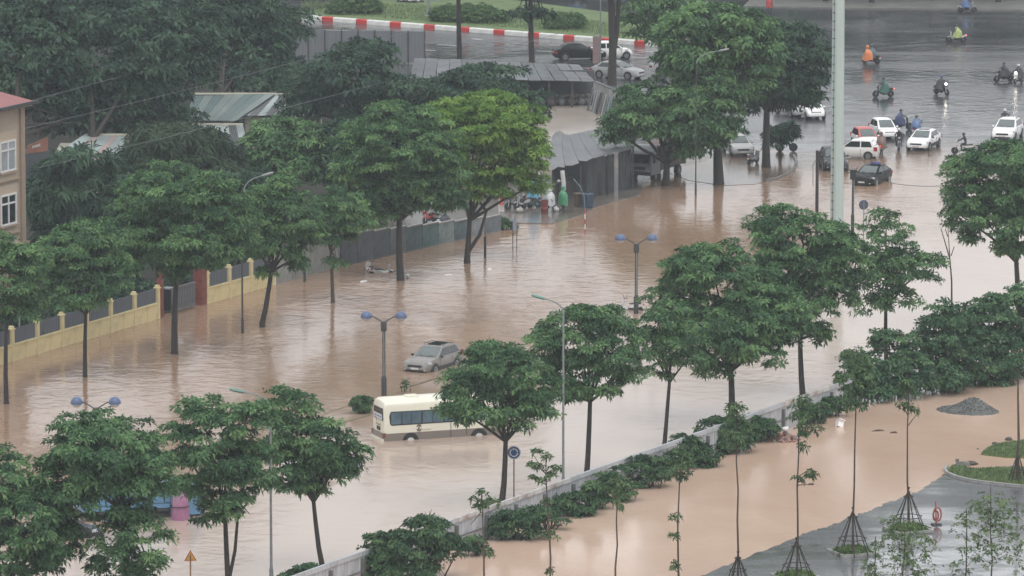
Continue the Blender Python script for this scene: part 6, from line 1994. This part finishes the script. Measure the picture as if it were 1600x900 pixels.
# red and white marker pole, small plate on two legs
b = gp(914, 364)
t = thing('marker_pole', 'thin red and white striped marker pole in the water before the shack', 'pole', b, R(0))
h = vp(910, 298, b.y).z
for i in range(5):
    MB().tube([(0, 0, -.1 + i * .36), (0, 0, -.1 + (i + 1) * .36 - .01)], .04, 7).build('stripe', kerb_red if i % 2 == 0 else kerb_white, t)
MB().tube([(0, 0, 1.7), (-.06, 0, 2.6), (-.35, 0, h + .3), (-.8, .3, h + .8)], .028, 6).build('top_rod', mat('rod_green', (.12, .22, .2), .5, .2, 4), t)
b = gp(804, 392)
t = thing('small_notice', 'small pale blue plate on two thin legs in the flood', 'notice plate', b, R(10))
MB().tube([(-.12, 0, -.3), (-.12, 0, 1.75)], .028, 6).build('leg', steel_dark, t)
MB().tube([(.16, .05, -.3), (.16, .05, 1.6)], .028, 6).build('leg', steel_dark, t)
MB().box((0, -.05, 1.75), (.26, .04, .70)).box((0, -.05, 2.2), (.12, .04, .25)).build('plate', mat('plate_pale', (.36, .40, .50), .5, .15, 3), t)
b = gp(758, 402)
t = thing('thin_post', 'thin grey steel post beside the forked tree', 'post', b, 0)
MB().tube([(0, 0, -.3), (0, 0, vp(758, 340, b.y).z)], .06, 8).build('pole', steel_grey, t)
MB().tube([(0, 0, -.3), (0, 0, 1.4)], .085, 8).build('sleeve', steel_dark, t)
# red pennant
b = gp(783, 338)
t = thing('red_pennant', 'tall red feather pennant with white foot before the parked motorbikes', 'flag', b, R(-6))
zt = vp(785, 304, b.y).z
MB().tube([(-.12, 0, -.1), (-.18, 0, zt * .6), (-.05, 0, zt + .15), (.12, 0, zt)], .022, 6).build('pole', kerb_white, t)
rings = []
for i in range(9):
    u = i / 8
    z = lerp(.35, zt, u)
    w = lerp(.30, .20, abs(u - .5) * 2)
    rings.append([(-.17, -.01, z), (.18 + .03 * math.sin(i * 1.1), -.03 + .04 * math.sin(i * 1.4), z), (.18 + .03 * math.sin(i * 1.1), .0 + .04 * math.sin(i * 1.4), z), (-.17, .02, z)])
MB().loft(rings[3:]).build('cloth', mat('pennant_red', (.55, .11, .09), .6, .15, 2), t)
MB().loft(rings[:4]).build('white_foot', mat('pennant_white', (.58, .50, .48), .6, .15, 2), t)
# light blue sheet, goods, bins at the shack
b = gp(833, 324, .05)
t = thing('blue_sheet', 'light blue plastic sheet hanging from a pole beside the shack', 'sheet', b, R(-10))
rings = []
for i in range(7):
    z = .15 + i * .33
    w = (.30, .38, .42, .42, .40, .30, .10)[i]
    rings.append([(w * math.cos(q), .12 * math.sin(q) + .05 * math.sin(3 * q + i), z) for q in [j * math.pi / 6 for j in range(12)]])
MB().loft(rings).build('cloth', mat('sheet_blue', (.16, .42, .62), .5, .15, 2, .15), t, 60)
MB().tube([(.0, .1, -.1), (0, .1, 2.5)], .03, 6).build('pole', steel_grey, t)
b = gp(842, 322, .05)
t = thing('white_post', 'white pipe post at the corner of the shack', 'post', b, 0)
MB().tube([(0, 0, -.2), (0, 0, 2.6)], .10, 10).build('pipe', kerb_white, t)
MB().box((.1, -.1, 1.5), (.3, .12, .5)).build('box', kerb_white, t)
b = gp(851, 333, .05)
t = thing('red_drum', 'dull red drum standing on the forecourt before the shack', 'drum', b, 0)
MB().lathe([(.24, 0), (.26, .03), (.25, .3), (.27, .33), (.25, .36), (.25, .66), (.27, .7), (.24, .95), (.2, .96)], 14).build('barrel', mat('drum_red', (.20, .045, .045), .5, .3, 3), t, 40)
MB().lathe([(.26, .95), (.26, .98), (.02, .99)], 14).build('lid', steel_dark, t, 40)
for i, (lb, px, py, c) in enumerate((('dark blue bin by the marker pole, left of two', 914, 324, (.035, .055, .10)), ('dark blue bin by the marker pole, right of two', 921, 324, (.045, .07, .12)), ('brown bin left of the blue bins before the shack', 903, 323, (.10, .075, .05)))):
    t = thing('waste_bin', lb, 'bin', gp(px, py, .05), R(12 * i))
    MB().loft([[(x * r_, y * r_, z) for x, y in ((-1, -1), (1, -1), (1, 1), (-1, 1))] for z, r_ in ((.05, .20), (.9, .27))]).build('body', mat('bin_%d' % i, c, .5, .2, 3), t)
    MB().loft([[(x * r_, y * r_, z) for x, y in ((-1, -1), (1, -1), (1, 1), (-1, 1))] for z, r_ in ((.9, .30), (.97, .30), (1.02, .22))]).build('lid', mat('bin_%d' % i, c, .5, .2, 3), t)
for i, (lb, px, py, c, s_) in enumerate((('white crate on the forecourt beside the green clad person', 868, 331, (.5, .5, .5), .45), ('pale sack lying by the parked motorbikes', 812, 333, (.36, .34, .30), .5), ('crumpled white bag above the painted wall', 684, 357, (.42, .42, .42), .7), ('dark heap of goods above the painted wall', 695, 352, (.05, .05, .055), .9),
                                         ('white bag floating by the large tree trunk', 637, 434, (.5, .52, .54), .34))):
    t = thing('goods_bundle', lb, 'bundle', gp(px, py), R(20 * i))
    MB().ell((0, 0, s_ * .38), (s_ * .6, s_ * .45, s_ * .42), 9, 6).build('bag', mat('bundle_%d' % i, c, .6, .25, 4, .3), t, 60)
    MB().ell((.05, 0, s_ * .8), (s_ * .2, s_ * .14, s_ * .14), 7, 5).build('knot', mat('bundle_%d' % i, c, .6, .25, 4, .3), t, 60)

# the tall mast
b = gp(1307, 402)
mt = thing('tall_mast', 'tall pale grey green steel mast with step rungs, rising out of the picture', 'mast', b, 0)
mast_m = mat('mast_pale', (.42, .50, .48), .45, .06, .5, stretch=(1, 1, .2))
h = 27.0
k = ppm(b)
n = 12
segs = 4
r0, r1 = 10.8 / k, 9.4 / k * .97
for i in range(segs):
    z0, z1 = -.4 + i * (h / segs), -.4 + (i + 1) * (h / segs) + .01
    ra, rb = lerp(r0, r1, i / segs) , lerp(r0, r1, (i + 1) / segs)
    MB().loft([[(ra * math.cos(q), ra * math.sin(q), z0) for q in [(j + .5) * 2 * math.pi / n for j in range(n)]], [(rb * math.cos(q), rb * math.sin(q), z1) for q in [(j + .5) * 2 * math.pi / n for j in range(n)]]]).build('shaft_section', mast_m, mt)
rung = None
for i in range(44):
    z = 1.0 + i * .58
    rr_ = lerp(r0, r1, z / h)
    if rung is None:
        rung = MB().tube([(0, 0, 0), (-.12, -.26, 0), (-.12, -.30, .05)], .022, 5).box((-.02, -.05, 0), (.06, .06, .10)).build('step_rung', steel_dark, mt)
        o = rung
    else:
        o = inst(rung, mt)
    o.location = (-rr_ * .62, -rr_ * .72, z)
MB().tube([(-r0 * .66, -r0 * .76, .5), (-r1 * .66, -r1 * .76, h - 1)], .018, 5).build('safety_cable', steel_dark, mt)
# wooden pole and wires
b = gp(1276, 372)
t = thing('timber_pole', 'dark timber pole left of the pale mast', 'pole', b, 0)
h = vp(1275, 235, b.y).z
MB().lathe([(.13, -.4), (.12, 1), (.105, h)], 9).build('shaft', bark_wet, t)
MB().tube([(-.1, 0, h - .7), (-.3, -.1, h - 1.0), (-.28, -.1, h - 2.5)], .02, 5).build('loose_cable', black_plastic, t)
wa_ = vp(1276, 240, b.y)
bl_ = gp(1332, 372)
wb_ = vp(1332, 270, bl_.y)
wc_ = vp(1480, 290, bl_.y - 20)


def wire(label, pts, r, sag, m, group=None):
    P = []
    for a, c in zip(pts[:-1], pts[1:]):
        for i in range(13):
            u = i / 12
            P.append(a.lerp(c, u) - Vector((0, 0, sag * 4 * u * (1 - u))))
    o0 = P[0]
    t = thing('overhead_cable', label, 'cable', o0, 0, group)
    MB().tube([p - o0 for p in P], r, 5).build('cable', m, t)


wire_m = mat('wire_grey', (.13, .14, .15), .5, .1, 2)
wire('sagging black cable from the timber pole past the lantern post to the right', [wa_, wb_, wc_], .022, .35, black_plastic)
OC = 'overhead cables before the dark trees'
wire('topmost thin cable crossing the dark trees from the red roof corner', [vp(20, 165, 420), vp(500, 30, 520)], .016, .1, wire_m, OC)
wire('middle thin cable crossing the dark trees towards the grey screen', [vp(20, 205, 415), vp(680, 38, 520)], .016, .2, wire_m, OC)
wire('lowest thin cable passing over the tin roofs', [vp(60, 262, 400), vp(880, 50, 510)], .016, .3, wire_m, OC)

# ------------------------------------------------------------------ site debris
b = gp(1512, 642)
t = thing('gravel_heap', 'dark grey gravel heap rising from the site water', 'heap', b, R(-8))
rg = random.Random(9)
V, F = [], []
nx, ny = 40, 24
for j in range(ny):
    for i in range(nx):
        x, y = (i / (nx - 1) - .5) * 3.9, (j / (ny - 1) - .5) * 3.6
        d = math.hypot((x + .25 * y) / 1.9, y / 1.6)
        ridge = .92 * max(0, 1 - d ** 1.3) ** .8 * (.72 + .22 * math.sin(x * 1.6 + .4) + .1 * math.sin(3.1 * x + 2 * y)) - .06
        V.append((x, y, ridge + rg.uniform(-.03, .03)))
for j in range(ny - 1):
    for i in range(nx - 1):
        q = j * nx + i
        F.append((q, q + 1, q + nx + 1, q + nx))
gravel_m = mat('gravel_grey', (.105, .11, .105), .75, .45, 9, .8)
MB().add(V, F).build('heap', gravel_m, t)
st_ = MB()
for i in range(420):
    a, d = rg.uniform(0, 6.28), math.sqrt(rg.random())
    x, y = 1.75 * d * math.cos(a), 1.6 * d * math.sin(a)
    z = .92 * max(0, 1 - math.hypot((x + .25 * y) / 1.9, y / 1.6) ** 1.3) ** .8 * (.72 + .22 * math.sin(x * 1.6 + .4) + .1 * math.sin(3.1 * x + 2 * y)) - .05
    s_ = rg.uniform(.03, .07)
    st_.box((x, y, z), (s_, s_ * 1.2, s_), rg.uniform(0, 3), rg.uniform(0, 1))
st_.build('stone', gravel_m, t)['kind'] = 'stuff'
b = gp(1224, 688)
t = thing('brick_heap', 'small heap of broken pinkish bricks at the hoarding foot', 'heap', b, R(20))
bm_ = [mat('brick_pink', (.34, .20, .17), .75, .3, 6, .3), mat('brick_grey', (.27, .24, .23), .75, .3, 6, .3), mat('brick_red', (.26, .12, .09), .75, .3, 6, .3)]
proto = {}
for i in range(150):
    a, d = rg.uniform(0, 6.28), math.sqrt(rg.random())
    x, y = 1.0 * d * math.cos(a), .8 * d * math.sin(a)
    z = .55 * (1 - d) * rg.random() + .02
    kk = i % 3
    if kk not in proto:
        proto[kk] = MB().box((0, 0, 0), (.20, .11, .07)).build('brick', bm_[kk], t)
        o = proto[kk]
    else:
        o = inst(proto[kk], t)
    o.location = (x, y, z)
    o.rotation_euler = (rg.uniform(-.6, .6), rg.uniform(-.6, .6), rg.uniform(0, 3))
t = thing('white_bag', 'small white plastic bag on top of the brick heap', 'bag', b + Vector((.1, .1, .55)), 0)
MB().ell((0, 0, .08), (.22, .16, .14), 8, 5).build('bag', mat('bag_white', (.65, .66, .66), .5, .1, 3), t, 60)
MB().ell((.12, 0, .18), (.07, .05, .07), 6, 4).build('knot', mat('bag_white', (.65, .66, .66), .5, .1, 3), t)
b = gp(1312, 666)
t = thing('foam_box', 'white foam box floating tilted in the site water', 'box', b + Vector((0, 0, .16)), R(25))
fm = mat('foam_white', (.78, .78, .77), .5, .05, 3)
MB().box((0, 0, 0), (.36, .30, .46), 0, R(-20), R(22)).build('box', fm, t)
MB().box((.06, -.05, .20), (.38, .32, .04), 0, R(-20), R(22)).build('lid', fm, t)
stick_m = mat('driftwood', (.10, .07, .05), .7, .3, 5)
for lb, px, py, a, L_ in (('longer floating branch in the site water near the tall sapling', 1372, 674, 12, .75), ('short floating branch right of the longer one', 1396, 677, 5, .42), ('floating stick at the hoarding foot near the low bush', 870, 822, -5, .6), ('stick floating near the sapling with side tufts', 1267, 758, 8, .25)):
    t = thing('floating_branch', lb, 'branch', gp(px, py), R(a))
    MB().tube([(-L_ / 2, 0, .0), (-.1, .05, .05), (.15, -.02, .07), (L_ / 2, .06, .02)], [.03, .05, .045, .02], 6).build('stem', stick_m, t)
    MB().tube([(0, 0, .05), (.12, .2, .10), (.15, .35, .08)], [.03, .02, .01], 5).build('twig', stick_m, t)
# red hose reel stand in a puddle
b = gp(1463, 820, .022)
t = thing('hose_reel', 'red coiled fire hose standing on a post in the puddle of the car park', 'hose reel', b, R(10))
red_h = mat('hose_red', (.33, .085, .07), .45, .2, 4)
MB().tube([(0, 0, -.1), (-.02, 0, .5), (-.05, 0, 1.25)], [.05, .04, .035], 8).build('post', red_h, t)
MB().tube([(-.05 + .26 * math.cos(q) * .8 + .1, .02 * math.sin(q * 3), .55 + .36 * math.sin(q)) for q in [i * 2 * math.pi / 20 for i in range(21)]], .045, 7).build('outer_coil', red_h, t, 60)
MB().tube([(-.02 + .14 * math.cos(q), .06, .48 + .26 * math.sin(q)) for q in [i * 2 * math.pi / 16 for i in range(17)]], .045, 7).build('inner_coil', red_h, t, 60)
MB().box((0, 0, .03), (.5, .4, .08)).build('foot', steel_dark, t)
pd = MB().lathe([(.9, 0), (.85, .012), (.2, .014), (.01, .014)], 24).build('puddle_ring', black_plastic, t)
bpy.data.objects.remove(pd)
# kerb pieces left on the grass island
b = gp(1504, 730.5)
t = thing('broken_kerb_piece', 'long broken kerb stone lying on the grass island tip', 'kerb stone', b + Vector((0, 0, .1)), R(-6))
MB().loft([[(-.38, -.14, .0), (-.38, .14, .0), (-.36, .12, .20), (-.36, -.10, .22)], [(.0, -.15, .0), (.0, .15, .0), (.0, .13, .24), (.0, -.12, .25)], [(.40, -.13, .0), (.40, .14, .0), (.38, .1, .2), (.37, -.1, .19)]]).build('stone', concrete_wet, t)
MB().box((-.3, .1, .28), (.16, .14, .16), .5).build('chip', concrete_wet, t)
b = gp(1517, 726)
t = thing('soil_clod', 'dark brown clod of soil next to the broken kerb stone', 'clod', b, 0)
MB().ell((0, 0, .08), (.34, .3, .14), 10, 6).build('clod', mat('clod_brown', (.075, .06, .045), .8, .4, 6, .5), t, 60)
MB().ell((.28, .05, .04), (.14, .12, .08), 8, 5).build('crumb', mat('clod_brown', (.075, .06, .045), .8, .4, 6, .5), t)
for lb, px, py, s_ in (('dark stone at the tip of the upper grass island', 1554, 694, .16), ('flat dark stone beyond the upper grass island', 1576, 688, .22), ('small dark stone alone in the shallow water', 1528, 702, .07), ('pale stone by the dark staked sapling', 1582, 729, .14)):
    t = tag(MB().ell((0, 0, s_ * .3), (s_, s_ * .8, s_ * .6), 8, 5).build('loose_stone', concrete if 'pale' in lb else mat('stone_dark', (.07, .065, .06), .7, .3, 6, .4), None, 60, loc=gp(px, py)), lb, 'stone')
for i, (lb, px, py) in enumerate((('flat white plastic scrap on the flooded road before the wide tree', 1297, 494), ('white foam scrap drifting by the forked tree', 700, 430), ('white scrap floating left of the large tree trunk', 568, 440), ('white floating scrap among the bubbles right of the forked tree', 765, 421))):
    t = tag(MB().loft([[(-.3, -.1, .0), (.3, -.12, .0), (.28, .14, .0), (-.25, .12, .0)], [(-.26, -.08, .05), (.26, -.1, .06), (.24, .1, .05), (-.2, .1, .07)]]).build('floating_scrap', fm, None, loc=gp(px, py), rz=R(30 * i)), lb, 'scrap')
b = gp(646, 614)
t = thing('weed_stalk', 'thin weed stalks growing on the sunken median beside the lamp post', 'weed', b, 0)
mb = MB()
for x0, x1, y1 in ((632, 629, 594), (634, 636, 590), (640, 641, 606), (628, 624, 600)):
    mb.tube([vp(x0, 612, b.y) - b, vp((x0 + x1) / 2 + 1, (612 + y1) / 2, b.y) - b, vp(x1, y1, b.y) - b], [.035, .03, .012], 5)
mb.build('stalk', bark_young, t)
me, _ = foliage_mesh('leaves', [((631 - 646) / 27, 0, .5, .28, .2, .3)], MATS['leaf_bush'], 99, cr=.2, ll=.16, lw=.06, dens=.5, per=5, ros=3)
link(bpy.data.objects.new('leaves', me), t)

# ================================================================== THE RAINY AIR
hz = MB().box((0, 0, 0), (700, 980, 72)).build('haze', None)
hz.location = (0, 460, 34.2)
hz['kind'] = 'stuff'
hm = bpy.data.materials.new('rain_haze')
hm.use_nodes = True
hm.node_tree.nodes.clear()
ho = hm.node_tree.nodes.new('ShaderNodeOutputMaterial')
hv = hm.node_tree.nodes.new('ShaderNodeVolumePrincipled')
hv.inputs['Color'].default_value = (.84, .93, 1.0, 1)
hv.inputs['Density'].default_value = .00016
hm.node_tree.links.new(hv.outputs[0], ho.inputs['Volume'])
hz.data.materials.append(hm)
